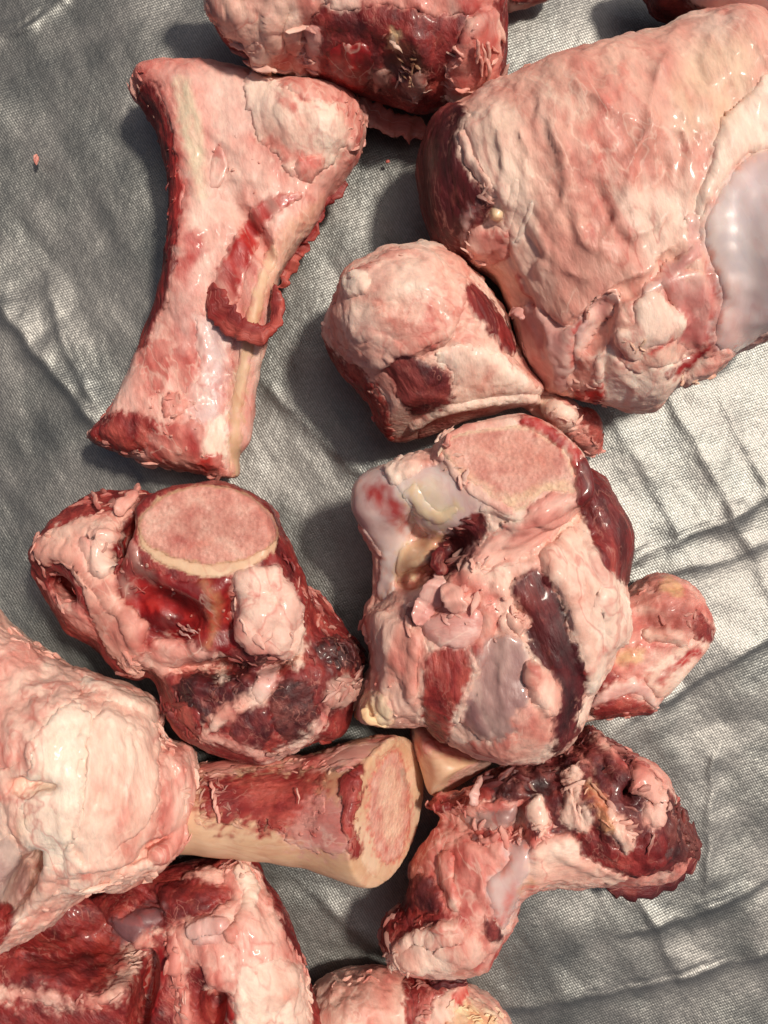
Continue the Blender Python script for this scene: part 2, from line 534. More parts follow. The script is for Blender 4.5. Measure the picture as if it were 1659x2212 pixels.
        if low:
            w = np.ones(len(V))
            for p0, nv in s.planes:
                w *= sstep(2, 22, np.abs((V - p0) @ nv))
            d = 0.8 * low * fbm(V / 130.0, s.seed + 900, 2) + low * 0.25 * fbm(V / 48.0, s.seed + 901, 2)
            V = V + N * (d * w)[:, None]
            N = vnormals(V, Q)
        s.flat = np.ones(len(V))
        for p0, nv in s.planes:
            s.flat *= sstep(1.5, 10, np.abs((V - p0) @ nv))
        s.V, s.Q, s.N = V, Q, N

    def fold(s, stroke, h=10, w=12, lop=1.8, wob=12):
        """a fold of the surface along a stroke: steep on one side, slack on the other (h < 0: a furrow)"""
        h, w = h * 0.62, w * 1.15
        P = np.array(stroke, float)
        R = w * lop * 3 + wob
        sel = np.where((s.px[:, 0] > P[:, 0].min() - R) & (s.px[:, 0] < P[:, 0].max() + R) & (s.px[:, 1] > P[:, 1].min() - R) & (s.px[:, 1] < P[:, 1].max() + R))[0]
        if not len(sel): return
        px = s.px[sel]
        q = px + wob * np.stack([pn(s.V[sel] / 38.0, s.seed + 41), pn(s.V[sel] / 38.0, s.seed + 42)], 1)
        d = sd_stroke(q, [(a, b, 0) for a, b in stroke])
        j = np.argmin(np.stack([np.hypot(q[:, 0] - p[0], q[:, 1] - p[1]) for p in (P[:-1] + P[1:]) / 2]), 0)
        e = (P[1:] - P[:-1])[j]; r = q - P[:-1][j]
        side = np.tanh((e[:, 0] * r[:, 1] - e[:, 1] * r[:, 0]) / (np.hypot(e[:, 0], e[:, 1]) + 1e-6) / 3.0)
        ww = w * np.where(side > 0, 1.0 / lop, lop) ** np.abs(side)
        ends = np.minimum(np.hypot(*(px - P[0]).T), np.hypot(*(px - P[-1]).T))
        f = np.exp(-(np.maximum(d, 0) / ww) ** 1.6) * (0.35 + 0.65 * sstep(0, 40, ends)) * (s.N[sel, 2] > -0.2)
        s.V[sel] += s.N[sel] * (h * f)[:, None]
        s.N = vnormals(s.V, s.Q)

    def mask(s, poly=None, stroke=None, rag=6, rwl=26, seed=1):
        m = np.full(len(s.px), -1e3)
        P = np.array([q[:2] for q in (poly if poly is not None else stroke)], float)
        R = 60 + (max(q[2] for q in stroke) if stroke is not None else 0)
        c = np.where((s.px[:, 0] > P[:, 0].min() - R) & (s.px[:, 0] < P[:, 0].max() + R) & (s.px[:, 1] > P[:, 1].min() - R) & (s.px[:, 1] < P[:, 1].max() + R))[0]
        m[c] = -sd_poly(s.px[c], smooth_poly(poly)) if poly is not None else -sd_stroke(s.px[c], stroke)
        if rag:
            near = np.abs(m) < rag * 4 + 10
            sc = s.V[near]
            m[near] += rag * (1.5 * fbm(sc / rwl, seed + 11, 3, 0.6)) + rag * 0.5 * fbm(sc / 8.0, seed + 12, 2)
        m[s.N[:, 2] < -0.35] = -50
        return m

    def paint(s, col, poly=None, stroke=None, soft=10, rag=6, strength=0.8, rwl=22, only=None):
        """a stain of another colour that lies in the tissue itself (blood, sinew, marrow)"""
        s.paints.append((lin(col), s.mask(poly, stroke, rag, rwl, s.seed + 7 * len(s.paints) + 300), soft, strength, only))

    def pad(s, name, tissue, poly=None, stroke=None, h=8, w=12, rag=7, rwl=26, dirv=None, st=None, bias=0.0, contrast=1.0, amp=1.0, label=None, ring=None, follow=1.0, soft=None, under=None):
        """a part lying on the form: its outline, its thickness h, how fast it reaches it (w), how softly its colour gives way (soft)"""
        sd = s.seed + 101 * (len(s.pads) + 1)
        if h < 10 and TIS[tissue]['mat'] not in ('cut',): h *= 0.6
        if TIS[tissue]['mat'] == 'cut' and dirv is None: dirv, st = (0, 0, 1), 1.0
        if soft is None:
            soft = 4.5 if h >= 10 else 8.0
            if TIS[tissue]['mat'] == 'meat': soft = 5.0
            if TIS[tissue]['mat'] == 'cart': soft = 14.0
            if TIS[tissue]['mat'] == 'cut': soft = 3.0
        m = s.mask(poly, stroke, rag, rwl, sd)
        if TIS[tissue]['mat'] == 'meat': m = m + 3.5
        inc = m > -8
        fsel = inc[s.Q].all(1)
        if not fsel.any():
            print('EMPTY PAD', name, s.root.name); return None
        Qs = s.Q[fsel]
        # one piece only: keep the largest connected patch
        lab = np.arange(len(s.V))
        while True:
            lo_ = lab[Qs].min(1)
            new = lab.copy()
            for k in range(4):
                np.minimum.at(new, Qs[:, k], lo_)
            new = new[new]
            if (new == lab).all(): break
            lab = new
        fl_ = lab[Qs[:, 0]]
        vals, cnts = np.unique(fl_, return_counts=True)
        Qs = Qs[fl_ == vals[cnts.argmax()]]
        ids = np.unique(Qs)
        mp = -np.ones(len(s.V), np.int64); mp[ids] = np.arange(len(ids))
        Qs = mp[Qs]
        mm = m[ids]
        Vb, Nb = s.V[ids], s.N[ids]
        dv, sk = dirv or s.dirv, st or s.st
        sc = stretch(Vb, dv, sk)
        e = sstep(-3, w, mm)
        prof = np.where(mm > 0, h * (1 - np.exp(-np.maximum(mm, 0) / max(w * 0.5, 1))), mm * 0.9)
        fl = s.flat[ids]
        rel = relief(sc, tissue, sd, amp) * e * (0.12 + 0.88 * fl)
        o = s.top[ids] * follow + prof + rel
        V = Vb + Nb * o[:, None]
        # colour goes into one layer shared by the whole piece, so tissues run into each other
        near = np.where(m > -soft * 3)[0]
        scn = stretch(s.V[near], dv, sk)
        wt = sstep(-soft, soft, m[near] + soft * 1.3 * fbm(scn / 9.0, sd + 17, 2))
        C = colour(scn, tissue, sd, bias, contrast)
        if ring:
            rc, rw = ring
            f = 1 - sstep(rw * 0.6, rw * 1.2, m[near] + 3 * fbm(s.V[near] / 20.0, sd + 5, 2))
            C = C * (1 - f[:, None]) + lin(rc) * f[:, None]
        s.surf[near] = s.surf[near] * (1 - wt[:, None]) + C * wt[:, None]
        s.owner[near[m[near] > 0]] = len(s.pads)
        s.top[ids] = np.where(mm > 0, o, s.top[ids])
        s.cover[ids] = np.maximum(s.cover[ids], sstep(0, 8, mm))
        s.pads.append((name, tissue, V, Nb, Qs, sc, ids, label, np.minimum(o, 0) - 5, under))
        return len(s.pads) - 1

    def height(s, px, py):
        d = np.hypot(s.px[:, 0] - px, s.px[:, 1] - py)
        c = d < 14
        if not c.any():
            return 20.0
        P = s.V + s.N * s.top[:, None]
        return float(P[c, 2].max())

    def strip(s, name, tissue, pts, thick=6, lift=4, wob=4, dirv=None, tw=0.0, bias=0.0, seed=None, label=None, zabs=False, taper=True, org=None):
        """a ribbon, flap or shred: pts are (px, py, height above the piece or absolute, half width)"""
        sd = s.seed + 500 + len(pts) + int(pts[0][0]) if seed is None else seed
        P = []
        for px, py, z, hw in pts:
            zz = z if zabs else s.height(px, py) + z + lift
            x, y = plan(px, py, zz)
            P.append((float(x), float(y), zz, hw * (CAMH - zz) / CAMH))
        V, Q, sc, C = ribbon(np.array(P), thick, wob, tissue, sd, tw, bias, taper)
        o = mesh_object(name, V, Q, MAT[TIS[tissue]['mat']], s.root, C, sc, s.org)
        if label: o['label'] = label
        return o

    def shreds(s, tissue, strokes, n, size=7, length=16, thick=1.8, dirv=(1, 0), spread=0.9, bias=0.1, lift=0, name='shreds'):
        """torn fibres too small to pick apart, along the given strokes: one part"""
        rng = np.random.default_rng(s.seed * 7 + int(strokes[0][0][0]))
        AV, AQ, AS, AC, k0 = [], [], [], [], 0
        P = s.V + s.N * s.top[:, None]
        up = s.N[:, 2] > -0.3
        for st_ in strokes:
            sp = np.array(st_, float)
            m = -sd_stroke(s.px, [tuple(q) for q in sp])
            c = np.where((m > 0) & up)[0]
            if not len(c): continue
            for i in rng.choice(c, max(1, int(n * 0.6) // len(strokes))):
                p, nn = P[i], s.N[i]
                a = math.atan2(dirv[1], dirv[0]) + rng.normal(0, spread)
                d = np.array([math.cos(a), math.sin(a), 0.0])
                d -= nn * (d @ nn); d /= np.linalg.norm(d) + 1e-6
                L = length * rng.uniform(0.5, 1.7); hw = size * rng.uniform(0.15, 0.6)
                rise = rng.uniform(0.0, 0.5) * L * 0.35
                pts = np.array([np.r_[p - d * L * 0.4 - nn * 1.5, hw * 0.7], np.r_[p + d * L * 0.1 + nn * (lift + rise * 0.5), hw], np.r_[p + d * L * 0.6 + nn * (lift + rise), hw * 0.4]])
                V, Q, sc, C = ribbon(pts, thick * rng.uniform(0.4, 1.0), 2.5, tissue, int(rng.integers(1, 9999)), rng.uniform(-0.8, 0.8), 0, True, 7, 8, True)
                AV.append(V); AQ.append(Q + k0); AS.append(sc); AC.append(np.tile(s.surf[i], (len(V), 1))); k0 += len(V)
        if AV:
            V, S = np.concatenate(AV), np.concatenate(AS)
            C = 0.35 * colour(V, tissue, s.seed + 5, bias, 1.4) + 0.65 * np.concatenate(AC)
            V = V + 3.2 * np.stack([fbm(V / 11.0, s.seed + q, 2) for q in (1, 2, 3)], 1)
            o = mesh_object(name, V, np.concatenate(AQ), MAT[TIS[tissue]['mat']], s.root, C, S, s.org)
            o['kind'] = 'stuff'

    def done(s, name='bone', label=None):
        sc = stretch(s.V, s.dirv, s.st)
        for col, m, soft, st, only in s.paints:
            w = sstep(-soft * 0.4, soft, m) * st
            if only:
                w = w * np.isin(s.owner, [i for i, p in enumerate(s.pads) if p[0] in only])
            w = w * np.clip(0.85 + 0.5 * fbm(sc / 16.0, s.seed + 55, 2), 0, 1)
            s.surf = s.surf * (1 - w[:, None]) + col * w[:, None]
        rel = relief(sc, s.tissue, s.seed) * s.flat * (1 - 0.85 * s.cover)
        V = s.V + s.N * (rel - 2.5 * s.cover)[:, None]
        o = mesh_object(name, V, s.Q, MAT[TIS[s.tissue]['mat']], s.root, s.surf, sc, s.org)
        if label: o['label'] = label
        made = {}
        for nm, tis, Vp, Nb, Qs, sc, ids, lab, bot, under in s.pads:
            C = s.surf[ids]
            n = len(Vp)
            B = s.V[ids] + Nb * bot[:, None]
            E = np.concatenate([Qs[:, [0, 1]], Qs[:, [1, 2]], Qs[:, [2, 3]], Qs[:, [3, 0]]])
            key = E[:, 0] * n + E[:, 1]
            rkey = E[:, 1] * n + E[:, 0]
            bd = E[~np.isin(key, rkey)]
            side = np.stack([bd[:, 1], bd[:, 0], bd[:, 0] + n, bd[:, 1] + n], 1)
            allQ = np.concatenate([Qs, Qs[:, ::-1] + n, side])
            o = mesh_object(nm, np.concatenate([Vp, B]), allQ, MAT[TIS[tis]['mat']], made.get(under, s.root),
                            np.concatenate([C, C]), np.concatenate([sc, sc]), s.org)
            made[nm] = o
            if lab: o['label'] = lab
        return s

def ribbon(P, thick, wob, tissue, sd, tw=0.0, bias=0.0, taper=True, n=None, m=18, plain=False):
    """closed flat strip along the points P (x, y, z, half width)"""
    t = np.linspace(0, len(P) - 1, n or max(16, 9 * len(P)))
    i = np.clip(t.astype(int), 0, len(P) - 2)
    f = (t - i)[:, None]
    def at(j): return P[np.clip(j, 0, len(P) - 1)]
    p0, p1, p2, p3 = at(i - 1), at(i), at(i + 1), at(i + 2)
    S = 0.5 * (2 * p1 + (p2 - p0) * f + (2 * p0 - 5 * p1 + 4 * p2 - p3) * f ** 2 + (3 * p1 - p0 - 3 * p2 + p3) * f ** 3)
    C0, hw = S[:, :3], S[:, 3]
    T = np.gradient(C0, axis=0)
    T /= np.linalg.norm(T, axis=1)[:, None] + 1e-9
    up = np.array([0, 0, 1.0])
    B = np.cross(T, up); B /= np.linalg.norm(B, axis=1)[:, None] + 1e-6
    Nn = np.cross(B, T)
    a = tw * np.linspace(-1, 1, len(t))[:, None]
    B, Nn = B * np.cos(a) + Nn * np.sin(a), Nn * np.cos(a) - B * np.sin(a)
    ph = np.linspace(0, 2 * np.pi, m, endpoint=False)
    cs, sn = np.cos(ph), np.sin(ph)
    cs = np.sign(cs) * np.abs(cs) ** 0.7
    end = np.ones(len(t))
    if taper:
        u = np.linspace(0, 1, len(t))
        end = np.sqrt(np.clip(np.minimum(u, 1 - u) * 9, 0.02, 1))
    base = np.repeat(C0, m, 0)
    edge = np.ones(len(base)) if plain else 1 + 0.35 * fbm(base / 14.0 + np.tile(np.sign(cs)[None, :], (len(t), 1)).reshape(-1, 1) * 3, sd, 2)
    V = base + (B[:, None, :] * (cs[None, :, None] * (hw * end)[:, None, None])).reshape(-1, 3) * edge[:, None] \
        + (Nn[:, None, :] * (sn[None, :, None] * (thick * end)[:, None, None])).reshape(-1, 3)
    if not plain:
        V = V + wob * np.stack([fbm(base / 30.0 + V / 60, sd + q, 2) for q in (1, 2, 3)], 1)
    along = np.repeat(np.cumsum(np.r_[0, np.linalg.norm(np.diff(C0, axis=0), axis=1)]), m)
    across = np.tile(cs, len(t)) * np.repeat(hw, m)
    sc = np.stack([along * 0.3, across, np.tile(sn, len(t)) * thick], 1) + sd % 97
    d = V - base
    d /= np.linalg.norm(d, axis=1)[:, None] + 1e-6
    if not plain:
        V = V + d * (0.6 * relief(sc, tissue, sd, 0.5))[:, None]
    k = len(t)
    r_, c_ = np.meshgrid(np.arange(k - 1), np.arange(m), indexing='ij')
    r_, c_ = r_.ravel(), c_.ravel()
    Q = np.stack([r_ * m + c_, r_ * m + (c_ + 1) % m, (r_ + 1) * m + (c_ + 1) % m, (r_ + 1) * m + c_], 1).tolist()
    # round the ends off with a centre vertex each (quads that repeat no corner)
    V = np.concatenate([V, C0[:1] - T[:1] * 1.0, C0[-1:] + T[-1:] * 1.0])
    sc = np.concatenate([sc, sc[:1], sc[-1:]])
    e0, e1 = k * m, k * m + 1
    for c in range(0, m, 2):
        Q.append((e0, (c + 2) % m, (c + 1) % m, c))
        b = (k - 1) * m
        Q.append((e1, b + c, b + (c + 1) % m, b + (c + 2) % m))
    Q = np.array(Q)[:, ::-1]
    return V, Q, sc, (None if plain else colour(sc, tissue, sd, bias))

def second(owner, seed, tissue, **kw):
    """another body of the same thing: it shares the thing's root"""
    p = Piece('tmp', 'tmp', 'tmp', 0, seed, tissue, **kw)
    bpy.data.objects.remove(p.root)
    p.root, p.org = owner.root, owner.org
    return p

# ------------------------------------------------------------------ the tarp
def tarp_material():
    m, n, l, bs = new_mat('silver_woven_tarp')
    tc = n.new('ShaderNodeTexCoord')
    def math_(op, a, b=None, c=None):
        x = n.new('ShaderNodeMath'); x.operation = op
        for i, v in enumerate((a, b, c)):
            if v is None: continue
            if isinstance(v, (int, float)): x.inputs[i].default_value = v
            else: l.new(v, x.inputs[i])
        return x.outputs[0]
    def dot(v, d):
        x = n.new('ShaderNodeVectorMath'); x.operation = 'DOT_PRODUCT'
        l.new(v, x.inputs[0]); x.inputs[1].default_value = d
        return x.outputs['Value']
    wob = n.new('ShaderNodeTexNoise'); wob.inputs['Scale'].default_value = 9; wob.inputs['Detail'].default_value = 2
    l.new(tc.outputs['Object'], wob.inputs['Vector'])
    va = n.new('ShaderNodeVectorMath'); va.operation = 'MULTIPLY_ADD'
    va.inputs[1].default_value = (0.006, 0.006, 0); l.new(wob.outputs['Color'], va.inputs[0]); l.new(tc.outputs['Object'], va.inputs[2])
    p = va.outputs[0]
    P = 0.00145                                    # thread pitch in metres
    aw, af = math.radians(-58), math.radians(20)   # warp and weft directions
    u = math_('DIVIDE', dot(p, (-math.sin(aw), math.cos(aw), 0)), P)     # counts warp threads
    v = math_('DIVIDE', dot(p, (-math.sin(af), math.cos(af), 0)), P * 1.15)
    fu, fv = math_('FRACT', u), math_('FRACT', v)
    iu, iv = math_('FLOOR', u), math_('FLOOR', v)
    par = math_('MODULO', math_('ABSOLUTE', math_('ADD', iu, iv)), 2.0)
    bu = math_('SINE', math_('MULTIPLY', fu, math.pi))
    bv = math_('SINE', math_('MULTIPLY', fv, math.pi))
    # over/under: the thread on top of this cell is rounded across its own width
    over = n.new('ShaderNodeMix'); over.data_type = 'FLOAT'
    l.new(par, over.inputs[0]); l.new(math_('ADD', math_('MULTIPLY', bu, 0.7), math_('MULTIPLY', bv, 0.45)), over.inputs[2])
    l.new(math_('ADD', math_('MULTIPLY', bv, 0.6), math_('MULTIPLY', bu, 0.4)), over.inputs[3])
    comb = n.new('ShaderNodeCombineXYZ'); l.new(iu, comb.inputs[0]); l.new(iv, comb.inputs[1])
    wn_ = n.new('ShaderNodeTexWhiteNoise'); wn_.noise_dimensions = '2D'; l.new(comb.outputs[0], wn_.inputs['Vector'])
    # each crossing is dented its own way, so some catch the sun
    sep = n.new('ShaderNodeSeparateColor'); l.new(wn_.outputs['Color'], sep.inputs[0])
    tilt = math_('ADD', math_('MULTIPLY', math_('SUBTRACT', sep.outputs[0], 0.5), fu), math_('MULTIPLY', math_('SUBTRACT', sep.outputs[1], 0.5), fv))
    hgt = math_('ADD', over.outputs[0], math_('MULTIPLY', tilt, 1.0))
    b1 = n.new('ShaderNodeBump'); b1.inputs['Strength'].default_value = 0.36; b1.inputs['Distance'].default_value = 0.00030
    l.new(hgt, b1.inputs['Height'])
    cr = n.new('ShaderNodeTexNoise'); cr.inputs['Scale'].default_value = 60; cr.inputs['Detail'].default_value = 5; cr.inputs['Roughness'].default_value = 0.62
    l.new(tc.outputs['Object'], cr.inputs['Vector'])
    b2 = n.new('ShaderNodeBump'); b2.inputs['Strength'].default_value = 0.22; b2.inputs['Distance'].default_value = 0.004
    l.new(cr.outputs[0], b2.inputs['Height']); l.new(b2.outputs[0], b1.inputs['Normal'])
    l.new(b1.outputs[0], bs.inputs['Normal'])
    # worn silver coating: greener and bluer where it has rubbed thin
    bl = n.new('ShaderNodeTexNoise'); bl.inputs['Scale'].default_value = 13; bl.inputs['Detail'].default_value = 6; bl.inputs['Roughness'].default_value = 0.6
    l.new(tc.outputs['Object'], bl.inputs['Vector'])
    rp = n.new('ShaderNodeValToRGB'); l.new(bl.outputs[0], rp.inputs[0])
    e = rp.color_ramp.elements
    e[0].position, e[0].color = 0.34, (0.2027, 0.2117, 0.2072, 1)
    e[1].position, e[1].color = 0.66, (0.3382, 0.3315, 0.3147, 1)
    q = e.new(0.45); q.color = (0.2542, 0.2587, 0.2464, 1)
    q = e.new(0.54); q.color = (0.2968, 0.2934, 0.2800, 1)
    gap = math_('MULTIPLY_ADD', math_('MINIMUM', math_('MULTIPLY', bu, 1.6), 1.0), 0.35, 0.65)
    cellv = math_('MULTIPLY_ADD', sep.outputs[2], 0.16, 0.90)
    sc = n.new('ShaderNodeVectorMath'); sc.operation = 'SCALE'
    l.new(rp.outputs[0], sc.inputs[0]); l.new(math_('MULTIPLY', gap, cellv), sc.inputs['Scale'])
    l.new(sc.outputs[0], bs.inputs['Base Color'])
    bs.inputs['Metallic'].default_value = 0.8
    ro = n.new('ShaderNodeMapRange'); l.new(bl.outputs[0], ro.inputs[0])
    ro.inputs[1].default_value = 0.35; ro.inputs[2].default_value = 0.65; ro.inputs[3].default_value = 0.42; ro.inputs[4].default_value = 0.51
    l.new(ro.outputs[0], bs.inputs['Roughness'])
    return m

def tarp():
    def spread(a, n):      # fine where the bones lie, coarser towards the far edges
        return np.concatenate([np.linspace(-5000, -a, 70)[:-1], np.linspace(-a, a, n), np.linspace(a, 5000, 70)[1:]])
    xs = spread(1000, 330); ys = spread(1300, 420)
    nx, ny = len(xs), len(ys)
    X, Y = np.meshgrid(xs, ys, indexing='ij')
    V = np.stack([X.ravel(), Y.ravel(), np.zeros(X.size)], 1)
    px = np.stack([V[:, 0] + CX, CY - V[:, 1]], 1)
    V2 = V.copy()
    wa = math.radians(-58)
    sq = stretch(V, (math.cos(wa), math.sin(wa), 0), 2.6)
    h = 12 * fbm(V / 380.0, 5, 2) + 4 * fbm(sq / 120.0, 6, 2)
    # shallow pulls along the threads, and broken facets where the sheet has been folded
    fac = warp(V, 240, 70, 3)
    h += 6 * np.abs(pn(stretch(fac, (math.cos(wa), math.sin(wa), 0), 2.0) / 150.0, 8)) + 4 * np.abs(pn(stretch(fac, (math.cos(0.35), math.sin(0.35), 0), 3.0) / 120.0, 9))
    h += 1.2 * np.abs(pn(stretch(warp(V, 60, 14, 4), (math.cos(wa), math.sin(wa), 0), 5.0) / 26.0, 10))
    # creases seen in the photograph: polyline, height, half width; steep on one side, slack on the other
    for pts, hh, w in (
        ([(1452, 850), (1500, 950), (1590, 1106), (1655, 1270)], 8, 12),
        ([(1250, 1240), (1340, 1230), (1440, 1175), (1560, 1130), (1700, 1060)], 13, 20),
        ([(1400, 1262), (1480, 1225), (1580, 1210), (1700, 1160)], 9, 18),
        ([(1440, 1520), (1560, 1430), (1700, 1365)], 12, 22),
        ([(1300, 870), (1420, 1050), (1500, 1220)], 3.5, 10),
        ([(1560, 860), (1640, 1010), (1700, 1150)], 4.5, 11),
        ([(-60, 600), (60, 745), (165, 870), (250, 970)], 22, 16),
        ([(-30, 85), (65, 48), (130, -5)], 14, 12),
        ([(1545, 1640), (1535, 1800), (1530, 1930)], 8, 8),
        ([(1400, 2010), (1545, 1965), (1700, 1890)], 10, 13),
        ([(1050, 2200), (1300, 2150), (1480, 2120), (1700, 2050)], 10, 12),
        ([(1390, 1950), (1440, 2050), (1480, 2150)], 9, 16),
        ([(560, 820), (640, 900), (760, 1010)], 8, 16),
        ([(700, 1960), (780, 2030), (830, 2060)], 8, 12),
        ([(100, 620), (140, 760), (190, 850)], 6, 8),
    ):
        q = px + 10 * np.stack([pn(V / 60.0, 31), pn(V / 60.0, 32)], 1)
        d = sd_stroke(q, [(a, b, 0) for a, b in pts])
        # which side of the crease a point lies on
        A0, B0 = np.array(pts[0], float), np.array(pts[-1], float)
        side = np.sign((B0 - A0)[0] * (q[:, 1] - A0[1]) - (B0 - A0)[1] * (q[:, 0] - A0[0]))
        ww = np.where(side > 0, w * 0.6, w * 2.6)
        h += 0.55 * hh * np.exp(-(np.sqrt(d * d + 9) - 3) / ww) * (0.55 + 0.9 * np.clip(fbm(V / 90.0, 33, 2) + 0.5, 0, 1))
    V2[:, 2] = 22 - np.logaddexp(0, (22 - h) / 5.0) * 5.0 - 16
    I = np.arange(nx * ny).reshape(nx, ny)
    Q = np.stack([I[:-1, :-1].ravel(), I[1:, :-1].ravel(), I[1:, 1:].ravel(), I[:-1, 1:].ravel()], 1)
    o = mesh_object('tarp', V2, Q, tarp_material())
    o['kind'] = 'structure'
    o['label'] = 'wrinkled silver woven tarp spread under the bones'
tarp()

# ------------------------------------------------------------------ A: long shin bone, upper left
A = Piece('shin_bone', 'long shin bone with flared pink head and a curled red meat loop on its shaft', 'bone', 0, 11, 'perio',
  solids=[('p', [(288,178),(312,148),(360,142),(425,136),(500,142),(550,155),(600,175),(650,186),(710,184),(750,194),(780,235),(787,268),(778,320),(745,385),(720,415),(690,452),(665,495),(640,545),(610,600),(575,670),(545,738),(532,788),(516,878),(506,953),(520,1028),(500,1036),(450,1031),(375,1016),(300,993),(250,976),(195,955),(190,933),(220,908),(250,873),(280,803),(310,723),(345,653),(362,593),(366,550),(368,500),(372,425),(360,340),(340,280),(305,225)], 88, 88, 54),
          ('e', 660,275,105, 110,85,92, 18), ('c', [(640,440,115,45),(575,560,135,40),(535,720,135,38),(508,940,110,34)]),
          ('c', [(400,210,130,40),(430,400,135,40),(400,640,130,50)])],
  dents=[('e', 545,500,195, 22,100,50, -33), ('e', 460,800,190, 40,150,24, -12)], k=34, dirv=(0.25,-1,0), st=2.2, low=7)
A.paint((196,60,54), stroke=[(375,300,14),(392,400,16),(385,520,16)], strength=0.6)
A.paint((190,58,52), stroke=[(420,520,22),(395,590,20)], strength=0.75)
A.paint((186,60,52), poly=[(320,785),(360,770),(375,800),(350,850),(315,850)], strength=0.7)
A.paint((226,206,204), poly=[(430,700),(480,690),(490,800),(470,900),(420,905),(440,800)], soft=18, strength=0.6)
A.paint((176,40,38), stroke=[(420,515,26),(440,540,16),(400,575,16)], soft=14, strength=0.7)
A.paint((200,110,100), stroke=[(500,260,24),(520,240,20)], strength=0.5)
A.paint((206,70,62), stroke=[(590,305,16),(620,330,14),(680,350,18)], strength=0.6)
A.paint((202,64,58), stroke=[(600,210,10),(630,235,12)], strength=0.7)
A.paint((180,40,44), stroke=[(640,205,4),(680,232,5),(705,240,4)], soft=6, strength=0.8)
for st_, h_, w_ in (([(640,200),(690,240),(720,238)],-9,7), ([(420,690),(435,760),(425,850)],6,9), ([(470,870),(400,885),(350,900)],7,8), ([(300,905),(345,930),(340,960)],6,8), ([(620,190),(600,240),(620,300)],6,10), ([(450,420),(500,380),(560,400)],6,14), ([(470,690),(500,760),(480,900)],-6,8)):
    A.fold(st_, h_, w_)
A.paint((240,212,198), poly=[(345,150),(430,138),(560,160),(620,190),(560,290),(500,320),(450,300),(440,210),(380,190)], soft=40, strength=0.6)
A.paint((226,204,176), stroke=[(392,185,24),(410,260,27),(424,330,25),(436,420,16)], soft=14, rag=5, strength=1.0)
A.paint((236,206,194), poly=[(360,640),(430,560),(480,520),(440,640),(420,760),(380,760)], soft=40, strength=0.5)
A.paint((238,206,190), poly=[(440,330),(560,300),(600,390),(520,430),(460,500),(420,480)], soft=40, strength=0.55)
A.paint((228,186,156), poly=[(655,450),(700,420),(690,470),(640,560),(600,640),(560,640),(570,560),(610,480)], soft=20, strength=0.6)
A.pad('meat_strip', 'meat', stroke=[(318,205,24),(345,300,27),(362,400,28),(360,480,26),(354,560,22),(336,640,18),(300,740,12)], h=5, w=10, dirv=(0.1,-1,0), st=3)
A.pad('fat_pad', 'fatwhite', soft=11, poly=[(530,162),(600,178),(640,205),(700,222),(750,225),(776,262),(768,310),(735,330),(700,372),(645,382),(605,345),(555,288),(540,240)], h=9, w=16, rag=11, bias=-0.16)
A.pad('fat_lump', 'fatpink', poly=[(735,200),(765,212),(786,262),(778,325),(755,330),(745,290),(748,250)], h=9, w=10)
A.pad('fat_lump', 'fatpink', poly=[(640,345),(690,335),(697,372),(668,392),(640,380)], h=9, w=9, bias=0.1)
A.pad('meat_spot', 'blood', poly=[(466,318),(490,342),(482,388),(457,408),(452,378)], h=3, w=8, rag=5, bias=-0.15)
A.pad('meat_groove', 'blood', poly=[(660,422),(600,424),(552,446),(530,488),(500,528),(474,580),(452,630),(470,668),(508,648),(526,592),(548,545),(566,500),(596,460)], h=2, w=10, rag=6, dirv=(0.5,-1,0), st=3, bias=-0.1)
A.pad('bone_ridge', 'bone', stroke=[(590,540,8),(566,610,12),(550,680,14),(536,740,13),(524,800,13),(512,880,13),(506,960,13),(512,1020,10)], h=3, w=14, rag=4, bias=0.05, soft=9)
A.pad('membrane', 'film', poly=[(420,690),(470,690),(498,720),(490,830),(480,905),(440,925),(400,900),(395,850),(430,800)], h=4, w=9, dirv=(0.2,-1,0), st=2, bias=0.15)
A.pad('tendon', 'fatwhite', poly=[(450,918),(486,895),(490,983),(480,995),(440,985)], h=6, w=6, rag=2, bias=0.2)
A.pad('meat_band', 'meat', poly=[(215,905),(290,895),(340,915),(345,935),(330,968),(260,975),(195,950)], h=5, w=10, bias=0.15)
A.pad('fat_band', 'fatpink', poly=[(330,925),(430,915),(440,985),(480,1010),(510,1030),(400,1020),(300,992),(320,965)], h=6, w=10, rag=8, bias=-0.15)
A.pad('fat_crumb', 'fatpink', poly=[(352,860),(395,850),(405,885),(370,905),(350,890)], h=11, w=10, rag=8, bias=0.1)
A.pad('blood_spot', 'blood', poly=[(430,985),(470,985),(478,1005),(440,1012)], h=3, w=7, bias=-0.2)
A.done('bone_shaft')
A.strip('meat_loop', 'meat', [(462,610,0,22),(470,655,6,28),(505,700,14,27),(550,722,18,23),(584,708,24,18),(600,665,20,14),(590,612,4,10)], thick=7, wob=7, tw=0.5, bias=0.2)
A.strip('meat_fringe', 'meat', [(712,410,88,12),(690,452,84,16),(662,500,80,17),(642,545,80,18),(622,590,78,15),(604,630,76,8)], thick=5, zabs=True, wob=12, bias=0.2, tw=0.3)
A.shreds('fatpink', [[(360,870,28),(420,900,22)], [(200,940,14),(300,985,14)], [(300,165,16),(330,250,14)], [(760,220,20),(770,310,16)]], 60, size=7, length=16)
A.shreds('meat', [[(372,300,12),(378,420,12),(360,560,10)]], 40, size=5, length=12, dirv=(0.2,-1), bias=0.25)
A.strip('meat_rag', 'meat', [(735,385,80,10),(722,420,78,16),(700,440,76,8)], thick=5, zabs=True, wob=8)
A.strip('fat_shred', 'fatpink', [(310,170,95,9),(302,150,98,7),(296,140,98,2)], thick=4, zabs=True)
A.strip('fat_shred', 'meat', [(300,200,100,11),(290,182,100,9),(286,168,98,4)], thick=5, zabs=True)
